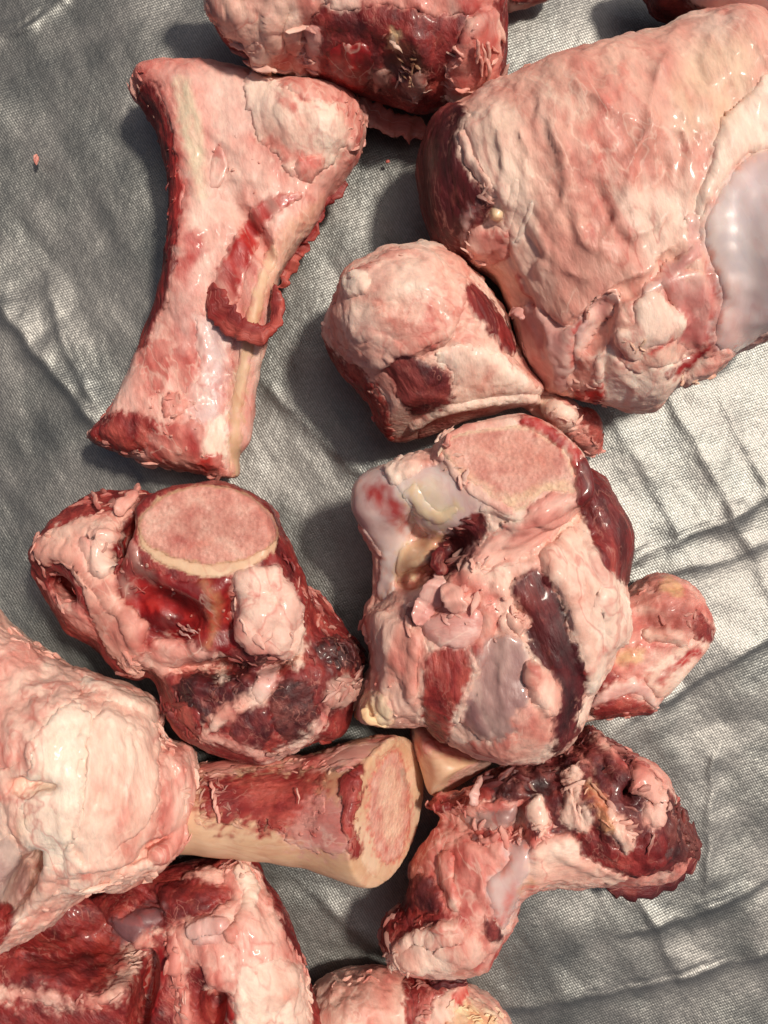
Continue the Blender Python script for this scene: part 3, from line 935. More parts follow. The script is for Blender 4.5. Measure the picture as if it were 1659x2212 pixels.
A.strip('sinew_shred', 'film', [(272,850,60,6),(255,862,55,4),(242,864,52,1.5)], thick=2, zabs=True)
A.shreds('fatpink', [[(330,240,20),(360,420,22),(350,560,14)], [(350,880,40),(440,960,36)], [(560,380,40),(500,330,40)]], 60, size=6, length=5, thick=3.5, bias=0.25, name='fat_crumbs')
A.shreds('fatpink', [[(300,180,20),(320,240,16)], [(200,945,14),(240,900,14)], [(770,230,18),(775,320,16)], [(300,990,10),(480,1030,10)]], 40, size=13, length=28, thick=2.5, bias=0.1, spread=2.5)

# ------------------------------------------------------------------ B: meaty joint at the top edge
B = Piece('meat_joint', 'dark red meaty joint with lumpy fat on both sides, behind the shin bone', 'meat bone', 0, 23, 'meat',
  solids=[('p', [(430,-100),(443,-10),(455,14),(480,42),(508,66),(534,86),(552,108),(570,126),(600,138),(640,152),(690,172),(755,186),(820,205),(900,235),(945,225),(965,215),(985,228),(1035,202),(1070,178),(1080,140),(1082,75),(1074,32),(1062,0),(1065,-90)], 150, 150, 95),
          ('e', 560,10,200, 105,110,100, -20), ('e', 1000,-10,215, 90,80,90, 0), ('e', 1030,120,150, 55,85,80, 10)],
  dents=[('e', 830,150,290, 95,80,90, 0), ('e', 640,140,250, 14,90,70, 12)], k=36, dirv=(0.3,-1,0), st=2.0, low=10, g=5.5)
B.paint((120,84,56), stroke=[(850,140,26),(880,110,22),(905,150,18)], strength=0.5)
B.paint((60,18,18), poly=[(780,130),(850,110),(930,130),(930,210),(850,220),(780,190)], strength=0.6)
B.paint((214,190,170), stroke=[(848,78,5),(850,95,7)], soft=4, rag=2, strength=1)
for st_, h_, w_ in (([(500,-10),(520,50),(545,110)],12,12), ([(570,0),(580,60),(590,150)],14,12), ([(620,0),(610,80),(640,160)],-14,9), ([(460,0),(490,30),(520,40)],9,10), ([(1040,40),(1020,100),(1030,180)],9,9), ([(740,60),(760,140),(730,190)],9,10), ([(880,60),(920,120),(900,200)],10,9)):
    B.fold(st_, h_, w_)
B.paint((238,206,186), poly=[(450,-40),(560,-40),(640,0),(650,60),(600,130),(540,90),(480,30)], soft=30, strength=0.5)
B.pad('fat_mass', 'fat', poly=[(430,-80),(720,-80),(705,0),(668,40),(655,80),(650,120),(668,170),(625,182),(588,166),(556,150),(530,106),(500,84),(452,30),(440,0)], h=12, w=14, rag=9, dirv=(0.15,-1,0), st=1.8, bias=-0.08)
B.pad('fat_mass', 'fatpink', poly=[(1003,48),(1068,20),(1082,75),(1076,170),(1045,205),(985,230),(962,205),(968,135),(992,80)], h=12, w=10, rag=7, dirv=(0.1,-1,0), st=2.2, bias=-0.18)
B.pad('fat_rim', 'fatpink', poly=[(690,-80),(1065,-80),(1062,5),(1035,28),(960,35),(880,20),(800,10),(720,20)], h=9, w=12, rag=10, bias=-0.1)
B.pad('membrane', 'film', poly=[(660,60),(690,70),(690,140),(672,172),(655,130)], h=6, w=9, rag=6, bias=0.1)
B.pad('meat_lump', 'blood', poly=[(720,100),(790,105),(810,150),(790,190),(740,180),(705,150)], h=8, w=14, rag=8, bias=-0.3)
B.pad('fat_scrap', 'fatpink', poly=[(870,180),(905,150),(915,190),(900,215),(880,205)], h=6, w=7, rag=7)
B.pad('fat_scrap', 'fatyellow', poly=[(845,60),(865,70),(862,105),(842,100)], h=5, w=5, rag=4, bias=0.1)
B.pad('fat_scrap', 'fat', poly=[(805,160),(840,150),(835,185),(810,195)], h=5, w=5, rag=6)
B.pad('fat_lobe', 'fat', poly=[(535,85),(575,95),(590,150),(565,158),(545,125)], h=12, w=9, rag=5, bias=0.02)
B.done('meat')
B.shreds('fat', [[(520,90,20),(585,160,16)], [(640,120,16),(670,175,12)], [(980,120,16),(970,205,14)], [(850,90,30),(900,200,30)]], 80, size=8, length=20, dirv=(0.3,-1))
B.shreds('fatyellow', [[(870,110,24),(890,160,24)]], 24, size=6, length=16, dirv=(0.3,-1))
B.strip('fat_flap', 'fatpink', [(760,215,60,22),(800,245,52,28),(850,262,44,30),(895,280,30,26),(918,302,24,8)], thick=6, zabs=True, wob=8, bias=0.1)
B.strip('fat_shred', 'fatyellow', [(560,110,190,8),(575,140,160,9),(580,166,130,4)], thick=5, zabs=True)
for i, (x, y) in enumerate([(1030,85),(1042,92),(1052,88),(1038,118),(1052,125)]):
    B.strip('fat_strand', 'fatpink', [(x, y, 2, 4), (x + 4, y + 26, 3, 4.5), (x + 1, y + 52, 1, 3)], thick=4, wob=3, bias=0.12)

B.shreds('fat', [[(520,80,24),(590,140,20)], [(960,200,20),(1040,200,18)], [(1070,60,14),(1075,170,14)], [(660,40,14),(665,160,14)]], 60, size=14, length=32, thick=2.5, spread=2.5, dirv=(0.3,-1))
B.strip('fat_flap', 'fatyellow', [(545,100,170,14),(566,140,140,18),(590,165,110,10)], thick=4, zabs=True, wob=8)
B.strip('fat_flap', 'fat', [(975,180,120,16),(985,215,90,22),(1005,228,70,10)], thick=5, zabs=True, wob=8)

# ------------------------------------------------------------------ C: joint cut off by the upper right corner, and a scrap
C_ = Piece('knuckle_joint', 'pale smooth knuckle with dark meat, cut off behind the big fat-covered joint', 'meat bone', 0, 29, 'meatdark',
  solids=[('p', [(1385,-110),(1400,-20),(1412,22),(1480,40),(1560,52),(1620,66),(1700,100),(1760,80),(1760,-110)], 110, 110, 70),
          ('e', 1610,-60,190, 140,100,110, 0)], k=30, low=7, g=6)
C_.pad('cartilage', 'cart', poly=[(1478,-90),(1488,-4),(1520,22),(1580,38),(1660,48),(1760,50),(1760,-100)], h=8, w=14, rag=3, bias=-0.25)
C_.pad('fat_rim', 'fatyellow', poly=[(1600,62),(1650,60),(1720,70),(1720,110),(1660,95)], h=6, w=8)
C_.done('meat')
C2 = Piece('meat_scrap', 'small pink meat scrap on the tarp beside the top joint\'s right fat lump', 'meat scrap', 0, 31, 'fatpink',
  solids=[('p', [(1072,-50),(1074,0),(1085,17),(1102,25),(1118,14),(1170,6),(1195,-4),(1200,-50)], 40, 38, 22)], k=14, low=4)
C2.pad('meat', 'blood', poly=[(1105,-40),(1110,5),(1150,0),(1150,-40)], h=4, w=8, bias=-0.1)
C2.done('fat')

# ------------------------------------------------------------------ D: big fat-covered joint, upper right
D = Piece('knee_joint', 'large knee joint wrapped in a wrinkled pale fat sheet with dark muscle on one side', 'meat bone', 0, 37, 'sheet',
  solids=[('p', [(975,245),(1000,228),(1040,196),(1072,184),(1130,162),(1230,136),(1330,103),(1405,73),(1480,53),(1555,43),(1612,45),(1635,80),(1668,118),(1760,160),(1770,660),(1668,712),(1632,742),(1585,766),(1572,790),(1545,813),(1475,833),(1455,838),(1430,872),(1412,888),(1355,882),(1300,872),(1230,856),(1180,838),(1140,793),(1118,718),(1104,673),(1080,618),(1050,585),(1005,568),(962,540),(940,510),(920,425),(915,350),(935,285)], 185, 185, 150),
          ('e', 1290,330,225, 280,205,165, -25), ('e', 985,400,170, 62,150,110, -12), ('e', 1640,540,225, 115,195,190, 10), ('e', 1400,720,200, 90,80,100, 0),
          ('e', 1560,180,240, 130,110,130, -30)],
  dents=[('e', 1500,660,420, 60,70,70, 30), ('e', 1290,730,350, 26,90,50, 20), ('e', 1540,400,430, 16,90,40, 35)], k=40, dirv=(0.35,-1,0.1), st=2.8, low=9, g=5.5)
D.paint((206,84,74), stroke=[(1350,125,8),(1345,180,12),(1310,230,16),(1270,290,18)], soft=22, strength=0.55)
D.paint((202,100,90), stroke=[(1185,220,18),(1240,270,18),(1290,300,18)], soft=24, strength=0.5)
D.paint((196,74,70), stroke=[(1475,290,6),(1478,320,7)], soft=10, strength=0.7)
D.paint((222,178,132), poly=[(1500,100),(1600,60),(1650,150),(1560,300),(1480,300),(1440,200)], soft=50, strength=0.45)
D.paint((204,150,134), poly=[(1150,560),(1250,520),(1330,580),(1280,640),(1180,680)], soft=30, strength=0.5)
D.paint((190,46,46), stroke=[(1122,585,6),(1132,630,7),(1152,662,6)], soft=8, strength=0.85)
D.paint((196,56,52), stroke=[(1245,690,5),(1232,745,7),(1232,800,7)], soft=8, strength=0.8)
for st_, h_, w_ in (([(1240,150),(1262,200),(1330,240),(1350,255)],12,12), ([(1440,95),(1410,190),(1385,300),(1340,360)],14,15), ([(1170,240),(1215,330),(1220,420),(1190,480)],13,13), ([(1420,230),(1370,330),(1350,420),(1310,520)],11,12),
    ([(1460,250),(1490,330),(1470,420)],9,11), ([(1060,260),(1090,330),(1080,420)],12,11), ([(1110,250),(1140,330),(1130,400)],9,10), ([(1240,440),(1250,520),(1300,560)],12,12), ([(1140,470),(1190,540),(1160,600)],12,12), ([(1330,520),(1400,500),(1470,450)],10,12),
    ([(1150,672),(1210,712),(1290,664),(1400,606),(1490,530)],-26,16), ([(1150,650),(1210,690),(1290,640),(1400,582),(1480,505)],16,12), ([(1250,700),(1230,770),(1240,840)],-20,11), ([(1320,720),(1300,780),(1310,850)],-18,10), ([(1480,640),(1500,700),(1470,770)],-22,14), ([(1500,480),(1530,560),(1550,650),(1540,740)],-18,14), ([(1120,600),(1150,660),(1180,720)],10,9), ([(1560,300),(1520,420),(1510,500)],12,12), ([(1180,720),(1200,780),(1190,830)],9,9), ([(1030,330),(1060,400),(1110,450)],12,10),
    ([(1270,280),(1300,330),(1280,400)],-9,9), ([(1380,420),(1430,380),(1450,320)],-8,9), ([(1200,590),(1260,600),(1300,590)],8,9), ([(1090,500),(1120,560),(1130,620)],10,9), ([(1500,90),(1540,170),(1530,250)],8,14), ([(1340,800),(1370,840),(1360,880)],9,10)):
    D.fold(st_, h_, w_)
D.paint((142,140,160), stroke=[(1585,520,30),(1600,580,26)], soft=34, strength=0.5, only=('cartilage',))
D.paint((228,216,216), poly=[(1560,440),(1640,350),(1720,350),(1720,690),(1640,720),(1590,700),(1570,560)], soft=50, strength=0.6, only=('cartilage',))
D.paint((216,200,206), poly=[(1560,420),(1640,350),(1659,480),(1560,500)], soft=40, strength=0.4, only=('cartilage',))
D.paint((190,46,44), stroke=[(1530,560,6),(1548,620,10),(1545,690,8)], soft=14, strength=0.7)
D.paint((244,218,194), poly=[(1480,80),(1600,60),(1650,160),(1540,300),(1450,330),(1430,200)], soft=60, strength=0.45)
D.paint((240,212,190), poly=[(1020,260),(1120,200),(1150,300),(1130,420),(1060,400)], soft=50, strength=0.45)
D.pad('ligament_sheet', 'film', poly=[(1108,668),(1150,662),(1200,696),(1255,690),(1300,640),(1330,640),(1270,740),(1235,800),(1215,850),(1180,835),(1140,785),(1118,720)], h=6, w=10, bias=0.15, dirv=(0.4,-1,0), st=2.4)
D.pad('muscle', 'meatdark', poly=[(950,225),(1002,232),(988,296),(1002,370),(1054,418),(1050,470),(1016,500),(1018,580),(960,585),(900,530),(870,420),(870,340),(900,260)], h=6, w=9, rag=5, dirv=(0.15,-1,0), st=4, bias=-0.02)
D.pad('meat_red', 'film', soft=16, poly=[(1430,605),(1490,585),(1560,595),(1565,690),(1520,760),(1470,740),(1470,690),(1445,650)], h=3, w=14, rag=9, bias=-0.3)
D.pad('cartilage', 'cart', soft=18, poly=[(1612,345),(1655,322),(1770,330),(1770,690),(1660,716),(1625,742),(1575,765),(1545,742),(1568,650),(1545,570),(1522,490),(1560,405)], h=9, w=20, rag=3, bias=0.05)
D.pad('fat_rim', 'fatwhite', poly=[(1558,265),(1620,205),(1668,150),(1770,150),(1770,320),(1660,322),(1612,334),(1560,395),(1530,440),(1512,470),(1500,440),(1530,360)], h=9, w=14, rag=4, bias=0.1)
D.pad('capsule_edge', 'film', stroke=[(1500,470,14),(1510,540,14),(1450,590,15),(1400,630,12)], h=6, w=8, rag=5, bias=0.25)
D.pad('fat_lump', 'fatwhite', poly=[(1375,650),(1410,630),(1445,655),(1476,685),(1480,713),(1440,746),(1402,752),(1372,786),(1335,755),(1326,720),(1368,700)], h=12, w=14, rag=4, bias=-0.1, amp=0.7)
D.pad('cartilage', 'fatwhite', soft=14, poly=[(1290,770),(1330,770),(1372,800),(1420,790),(1500,770),(1545,780),(1470,828),(1425,872),(1355,880),(1300,868),(1285,820)], h=9, w=12, rag=4, bias=0.12)
D.pad('tendon', 'fatpink', stroke=[(1480,820,12),(1530,792,14),(1572,764,12)], h=12, w=9, rag=3, bias=0.2)
D.pad('meat_crease', 'blood', stroke=[(1440,812,7),(1490,782,8),(1545,748,7)], h=5, w=6, rag=4, bias=-0.35)
D.pad('meat_crease', 'blood', poly=[(1255,845),(1300,835),(1305,862),(1285,872),(1240,858)], h=5, w=7, rag=6, bias=-0.3)
D.pad('meat_crease', 'blood', stroke=[(1460,705,4),(1445,735,5),(1410,760,4)], h=3, w=4, rag=3, bias=0.1)
D.pad('fat_tag', 'fatpink', poly=[(1022,496),(1088,490),(1104,530),(1088,562),(1030,575),(1014,540)], h=14, w=10, rag=5, bias=0.1)
D.pad('fat_pearl', 'fatyellow', stroke=[(1073,463,15)], h=16, w=12, rag=1, bias=0.2, amp=0.3)
D.pad('fat_fold', 'fat', soft=9, stroke=[(996,290,7),(1014,345,9),(1050,400,9),(1066,425,7)], h=9, w=12, rag=6, bias=0.1)
D.pad('fat_fold', 'fat', stroke=[(1115,390,8),(1105,440,13),(1095,490,10)], h=9, w=9, rag=3, bias=0.15)
D.pad('silver_skin', 'grey', stroke=[(1030,440,6),(1005,480,8),(1002,520,7)], h=4, w=7, rag=7, bias=0.0)
D.pad('fat_fold', 'fatwhite', stroke=[(1150,440,5),(1135,480,7),(1118,520,6)], h=9, w=7, rag=2, bias=0.05)
D.done('fat_sheet')
D.shreds('fatpink', [[(1010,500,14),(1030,570,16)], [(1110,680,14),(1150,800,16)], [(1240,830,16),(1300,865,14)], [(1040,400,16),(1060,440,12)]], 60, size=8, length=18)
D.shreds('fatyellow', [[(1330,720,12),(1400,755,12)], [(1440,820,10),(1540,800,10)]], 20, size=8, length=16)
D.strip('fat_flap', 'film', [(1102,672,6,10),(1118,676,14,11),(1128,690,12,6)], thick=4, tw=0.5)
ch = Piece('fat_crumb', 'small fat crumb by the upper edge of the fat-sheeted joint', 'fat scrap', 0, 41, 'fatpink',
  solids=[('p', [(1126,152),(1135,142),(1155,140),(1172,146),(1168,162),(1140,168)], 16, 15, 9)], k=6, low=2, g=4)
ch.pad('fat_lump', 'fatyellow', poly=[(1132,150),(1150,143),(1164,150),(1150,160)], h=3, w=4, rag=2)
ch.done('fat')

# ------------------------------------------------------------------ E: rounded fat-capped joint, centre
E_ = Piece('hip_joint', 'rounded joint with smooth fat cap and dark meat patch beside the large knee joint', 'meat bone', 0, 43, 'fat',
  solids=[('p', [(745,605),(790,570),(850,545),(920,525),(962,540),(1012,580),(1062,632),(1100,692),(1116,750),(1142,800),(1182,842),(1150,872),(1090,885),(1000,910),(930,945),(880,962),(840,960),(826,925),(800,882),(768,842),(730,790),(702,742),(696,700),(720,658),(740,625)], 165, 165, 150),
          ('e', 880,690,210, 165,135,135, 20)],
  cuts=[(1040,890,200,(0.13,-0.92,0.36))], k=36, dirv=(0.6,-0.8,0), st=1.3, low=8)
E_.paint((206,92,80), stroke=[(930,650,8),(920,700,9),(935,690,8)], soft=12, strength=0.6)
E_.paint((204,110,100), poly=[(760,700),(850,680),(960,700),(900,770),(830,790),(760,760)], soft=34, strength=0.4)
E_.paint((204,100,84), stroke=[(1060,800,14),(1030,850,8)], soft=12, strength=0.5)
for st_, h_, w_ in (([(770,620),(830,640),(900,620),(950,640)],8,12), ([(740,690),(790,720),(830,690),(900,660)],8,11), ([(720,740),(790,790),(850,770),(960,720),(1000,690)],9,9), ([(950,560),(990,610),(1010,680)],7,11), ([(850,560),(900,590),(960,590)],7,12), ([(800,700),(860,740),(920,730)],-6,9), ([(1040,680),(1080,750),(1110,800)],7,10)):
    E_.fold(st_, h_, w_)
E_.pad('meat_side', 'meat', poly=[(694,735),(735,775),(775,800),(815,840),(840,890),(850,960),(820,925),(795,885),(760,845),(722,795)], h=5, w=10, rag=7, bias=0.1)
E_.pad('fat_cap', 'fat', poly=[(745,602),(790,568),(850,543),(920,523),(960,538),(1010,580),(1005,640),(990,700),(970,735),(915,765),(870,768),(832,800),(812,808),(785,775),(740,745),(712,710),(722,655)], h=10, w=14, rag=6, bias=-0.04)
E_.pad('fat_lump', 'fatwhite', poly=[(748,610),(785,590),(805,615),(790,640),(760,645)], h=12, w=10, rag=4, bias=-0.1)
E_.pad('meat_patch', 'meatdark', poly=[(828,795),(850,780),(890,773),(925,785),(965,806),(978,850),(960,880),(918,890),(885,885),(862,850),(845,820)], h=6, w=10, rag=7, dirv=(0.5,-1,0), st=4, bias=0.12)
E_.pad('meat_patch', 'meat', poly=[(1000,628),(1022,618),(1062,656),(1098,715),(1110,756),(1090,756),(1050,705),(1015,665)], h=5, w=9, rag=5, dirv=(0.5,-1,0), st=4, bias=0.05)
E_.pad('tendon', 'fatwhite', poly=[(945,772),(1000,745),(1070,760),(1130,810),(1180,850),(1120,862),(1040,866),(970,880),(985,845),(970,800)], h=6, w=14, rag=10, dirv=(0.3,-1,0), st=4, bias=-0.02)
E_.pad('bone_rim', 'fatwhite', stroke=[(890,922,8),(950,888,9),(1040,868,10),(1140,860,10),(1185,868,10)], h=11, w=7, rag=2, bias=0.1)
E_.pad('cut_face', 'cut', poly=[(905,925),(960,896),(1050,880),(1150,876),(1180,892),(1100,920),(1000,945),(920,965)], h=1.5, w=6, rag=2, bias=-0.25, follow=0)
E_.done('fat')
E_.shreds('fatpink', [[(700,700,14),(760,800,16),(830,900,16)], [(1180,870,16),(1280,960,16)], [(770,610,20),(860,570,20)]], 60, size=8, length=16)
E2 = second(E_, 47, 'fatpink', solids=[('c', [(1130,840,130,40),(1205,888,130,38),(1258,925,85,38),(1270,955,55,30)]), ('e', 1212,896,165, 36,32,42, 0)], k=16, low=7)
E2.pad('fat_knob', 'fatwhite', stroke=[(1185,872,22),(1218,900,30)], h=11, w=14, rag=5, bias=-0.1)
E2.pad('meat_side', 'meat', poly=[(1255,890),(1300,880),(1325,950),(1280,960),(1262,925)], h=4, w=9, rag=8, bias=0.4)
E2.pad('fat_rim', 'fatpink', poly=[(1235,935),(1265,925),(1285,965),(1262,985),(1240,970)], h=6, w=9, bias=0.1)
E2.done('tail_end')
E2.shreds('fatpink', [[(1200,870,20),(1280,960,26)]], 30, size=8, length=18)
E2.strip('fat_shred', 'fatpink', [(1275,965,50,10),(1294,974,40,7),(1308,976,34,2)], thick=4, zabs=True)

# ------------------------------------------------------------------ F: sawn joint in the middle
F_ = Piece('sawn_joint', 'joint with a wedge-shaped sawn bone face, white knuckle knob and dark muscle stripe', 'meat bone', 0, 53, 'fat',
  solids=[('p', [(790,1300),(830,1275),(850,1200),(900,1150),(1000,1080),(1100,1040),(1200,1050),(1250,1100),(1285,1100),(1320,1120),(1345,1160),(1350,1195),(1346,1240),(1352,1270),(1355,1326),(1357,1371),(1325,1406),(1305,1456),(1268,1506),(1247,1556),(1225,1606),(1190,1628),(1150,1640),(1090,1647),(1030,1630),(960,1606),(930,1581),(900,1570),(835,1564),(776,1553),(773,1521),(788,1466),(796,1410),(783,1346)], 190, 190, 150),
          ('p', [(940,950),(990,920),(1055,908),(1135,902),(1190,930),(1236,968),(1262,1028),(1262,1085),(1200,1105),(1130,1125),(1090,1120),(1035,1085),(975,1040),(940,995)], 270, 140, 30), ('c', [(1130,1200,220,100),(1110,1060,300,110)]),
          ('c', [(1000,1080,280,90),(900,1060,270,80)]),
          ('c', [(830,1085,250,72),(850,1190,210,45),(835,1260,190,30)]), ('e', 1272,1130,190, 70,132,120, -20),
          ('e', 1120,1480,260, 150,150,110, 0)],
  cuts=[(1110,1010,365,(-0.05,0.18,0.98))], dents=[('e', 985,1190,380, 58,40,120, -38), ('e', 905,1250,300, 60,26,90, -20), ('e', 1170,1400,400, 18,120,40, -25), ('e', 880,1160,330, 20,60,60, 10)], k=30, dirv=(0.3,-1,0), st=1.8, low=8)
F_.paint((208,84,76), stroke=[(1060,1300,20),(1075,1350,16)], soft=18, strength=0.5)
F_.paint((196,60,56), stroke=[(1020,1330,8),(960,1330,6)], soft=8, strength=0.6)
F_.paint((204,80,70), stroke=[(1295,1395,8),(1260,1450,6)], soft=12, strength=0.6)
F_.paint((168,26,24), stroke=[(822,1070,34),(855,1100,24),(880,1130,12)], soft=22, rag=8, strength=0.9, only=('cartilage_knob',))
F_.paint((190,60,50), stroke=[(795,1055,12),(870,1150,10)], soft=16, strength=0.6, only=('cartilage_knob',))
F_.paint((206,96,78), stroke=[(1165,985,8),(1175,1000,6)], soft=8, strength=0.6, only=('cut_face',))
F_.paint((228,190,152), stroke=[(1100,1085,12),(1150,1062,14),(1220,1045,12)], soft=12, strength=0.7, only=('cut_face',))
for st_, h_, w_ in (([(1180,1200),(1230,1280),(1260,1390),(1270,1470)],9,11), ([(1250,1140),(1290,1230),(1310,1330),(1300,1420)],12,12), ([(1300,1250),(1290,1310),(1260,1340)],10,9), ([(1020,1240),(1090,1215),(1170,1190),(1250,1130)],-16,11), ([(1010,1225),(1060,1195),(1140,1165),(1240,1100)],12,11), ([(1100,1290),(1060,1380),(1040,1480),(990,1590)],-12,10), ([(910,1380),(900,1470),(915,1570)],-12,10), ([(1110,1300),(1150,1400),(1190,1480)],-12,9), ([(830,1330),(850,1420),(830,1510)],11,10), ([(880,1340),(900,1420),(890,1520)],10,9), ([(800,1400),(815,1460),(800,1520)],9,9),
    ([(960,1300),(1020,1270),(1080,1290)],11,10), ([(1060,1240),(1090,1310),(1080,1380)],9,10), ([(1030,1400),(1040,1480),(1010,1560)],8,8), ([(1090,1400),(1080,1480),(1100,1560)],7,8), ([(1130,1380),(1150,1440),(1140,1500)],10,9), ([(900,1330),(930,1280),(950,1240)],12,10), ([(1320,1280),(1340,1340),(1330,1390)],8,9), ([(1150,1110),(1190,1140),(1240,1110)],9,9)):
    F_.fold(st_, h_, w_)
F_.paint((234,196,166), poly=[(962,960),(990,1000),(1060,1045),(1120,1070),(1240,1035),(1242,1066),(1150,1080),(1100,1102),(1040,1066),(975,1010)], soft=14, strength=0.75, only=('cut_face',))
F_.paint((222,150,130), poly=[(1000,950),(1130,930),(1200,970),(1180,1020),(1080,1020)], soft=40, strength=0.5, only=('cut_face',))
F_.paint((228,206,172), stroke=[(930,1060,34),(960,1110,26)], soft=30, strength=0.6)
F_.pad('cartilage_knob', 'cart', poly=[(752,1090),(764,1042),(790,1016),(842,1006),(885,1075),(890,1130),(872,1200),(842,1275),(812,1280),(824,1208),(800,1163),(768,1128)], h=6, w=14, rag=3, bias=0.0)
F_.pad('cartilage_facet', 'cart', poly=[(846,1030),(890,1000),(945,995),(1005,1035),(1042,1092),(1000,1150),(945,1160),(905,1140),(880,1085)], h=5, w=16, rag=4, bias=0.0, soft=20)
F_.pad('fat_lip', 'fat', poly=[(835,1012),(870,992),(925,975),(955,978),(950,1005),(905,1020),(880,1040),(850,1045)], h=11, w=10, rag=6, bias=0.05)
F_.pad('cartilage_lip', 'cartcream', stroke=[(890,1062,16),(912,1100,20),(950,1118,16),(985,1098,10)], h=9, w=22, rag=6, bias=0.1, soft=16, under='cartilage_facet')
F_.pad('cartilage_facet', 'cartcream', poly=[(862,1190),(905,1165),(958,1145),(935,1205),(890,1245),(858,1245)], h=7, w=10, rag=3, bias=-0.15)
F_.pad('deep_meat', 'meatdark', poly=[(935,1195),(1005,1125),(1045,1110),(1045,1165),(1005,1220),(945,1245)], h=3, w=9, rag=6)
F_.pad('cut_face', 'cut', poly=[(958,958),(995,936),(1055,926),(1130,921),(1180,946),(1222,978),(1242,1028),(1242,1064),(1182,1060),(1152,1080),(1132,1100),(1100,1100),(1050,1070),(1000,1030),(964,994)], h=1.5, w=6, rag=2, bias=0.05, follow=0, ring=((230,194,166), 7))
F_.pad('fat_edge', 'fatpink', poly=[(1008,1212),(1050,1158),(1130,1118),(1180,1070),(1238,1068),(1257,1102),(1205,1150),(1150,1192),(1066,1228)], h=6, w=14, rag=9, bias=0.1, dirv=(1,0.8,0), st=2.5, soft=6)
F_.pad('fat_edge', 'fatpink', stroke=[(965,1000,8),(1000,1040,11),(1050,1080,12),(1100,1105,11)], h=5, w=6, rag=4, bias=-0.1)
F_.pad('fat_edge', 'blood', stroke=[(1135,908,12),(1190,938,14),(1238,975,12),(1250,1020,8)], h=6, w=8, rag=6, bias=0.0)
F_.pad('fat_mass', 'fatwhite', poly=[(1168,1198),(1245,1118),(1272,1116),(1292,1206),(1332,1246),(1356,1331),(1356,1376),(1325,1403),(1305,1448),(1280,1498),(1260,1486),(1240,1406),(1212,1306),(1178,1252)], h=11, w=14, rag=6, bias=-0.12, dirv=(0.3,-1,0), st=2)
F_.pad('muscle', 'meat', poly=[(1248,1090),(1250,1000),(1310,1000),(1370,1090),(1395,1190),(1370,1260),(1325,1246),(1290,1206),(1268,1130)], h=6, w=10, rag=5, dirv=(0.3,-1,0), st=4, bias=-0.2)
F_.pad('muscle', 'meatdark', poly=[(1112,1262),(1155,1234),(1187,1256),(1217,1331),(1242,1406),(1262,1466),(1248,1531),(1242,1586),(1202,1628),(1187,1606),(1190,1546),(1215,1521),(1180,1456),(1145,1386),(1133,1321)], h=4, w=14, rag=8, dirv=(0.35,-1,0), st=4, bias=-0.05)
F_.pad('meat_patch', 'meat', poly=[(923,1418),(1018,1391),(1032,1426),(1008,1486),(982,1546),(952,1608),(914,1546),(918,1476)], h=5, w=10, rag=5, dirv=(0.15,-1,0), st=3.5, bias=0.12)
F_.pad('silver_skin', 'grey', poly=[(1046,1388),(1110,1374),(1142,1426),(1132,1481),(1152,1531),(1112,1583),(1050,1602),(993,1546),(1025,1456)], h=5, w=12, rag=6, dirv=(0.2,-1,0), st=2.6, bias=0.05)
F_.pad('tendon_roll', 'film', poly=[(908,1343),(955,1324),(1030,1314),(1047,1346),(1022,1391),(955,1398),(922,1373)], h=12, w=14, rag=4, bias=0.2, dirv=(1,0.1,0), st=2, amp=0.6)
F_.pad('fat_lump', 'fat', poly=[(1138,1430),(1176,1446),(1212,1486),(1206,1538),(1180,1548),(1152,1521),(1132,1481)], h=15, w=12, rag=4, bias=0.0, amp=0.6)
F_.pad('fat_lump', 'fat', poly=[(1100,1330),(1135,1325),(1145,1350),(1130,1368),(1105,1360)], h=13, w=10, rag=4, bias=0.0)
F_.pad('fat_lump', 'fatpink', poly=[(975,1285),(1010,1275),(1040,1290),(1030,1312),(985,1310)], h=13, w=10, rag=4, bias=0.12)
F_.pad('fat_lower', 'fat', poly=[(1110,1545),(1155,1522),(1190,1550),(1188,1622),(1090,1648),(985,1612),(1050,1602),(1112,1583)], h=8, w=12, rag=5, bias=-0.1, amp=0.7)
F_.pad('fat_side', 'fat', poly=[(783,1346),(830,1320),(895,1345),(920,1405),(912,1480),(900,1568),(830,1566),(774,1552),(790,1466)], h=8, w=12, rag=6, bias=-0.05, dirv=(0.2,-1,0), st=2)
F_.pad('fat_tip', 'fatyellow', poly=[(776,1510),(800,1495),(840,1500),(850,1540),(835,1566),(776,1556)], h=9, w=9, rag=5, bias=0.18)
F_.pad('sinew', 'fatwhite', stroke=[(1010,1400,5),(1030,1450,6),(1010,1500,6),(985,1560,5)], h=6, w=6, rag=4, bias=-0.1)
F_.pad('vein', 'grey', poly=[(880,1315),(905,1300),(918,1325),(900,1345),(880,1340)], h=5, w=8, rag=4, bias=-0.4)
F_.done('fat')
F_.shreds('fatpink', [[(1010,1215,14),(1060,1225,12)], [(900,1330,24),(1030,1300,24)], [(1100,1330,16),(1130,1360,14)], [(780,1350,14),(790,1540,14)], [(960,950,10),(1010,1040,10)]], 90, size=9, length=20)
F_.shreds('fatpink', [[(950,1000,40),(1000,1050,30)], [(1100,1250,60),(1050,1330,60)], [(820,1400,40),(840,1530,40)]], 50, size=6, length=5, thick=3.5, bias=0.2, name='fat_crumbs')
F_.shreds('meat', [[(1000,1120,20),(960,1210,20)], [(1200,940,12),(1250,1010,10)]], 40, size=7, length=18, bias=0.2)
F_.strip('fat_flap', 'film', [(900,1352,2,18),(922,1310,6,28),(942,1265,10,22),(950,1235,12,7)], thick=3, tw=0.5, bias=0.1)
F_.strip('fat_flap', 'fatpink', [(985,1325,2,16),(980,1290,5,24),(958,1262,7,12)], thick=3, tw=-0.4, bias=0.15)
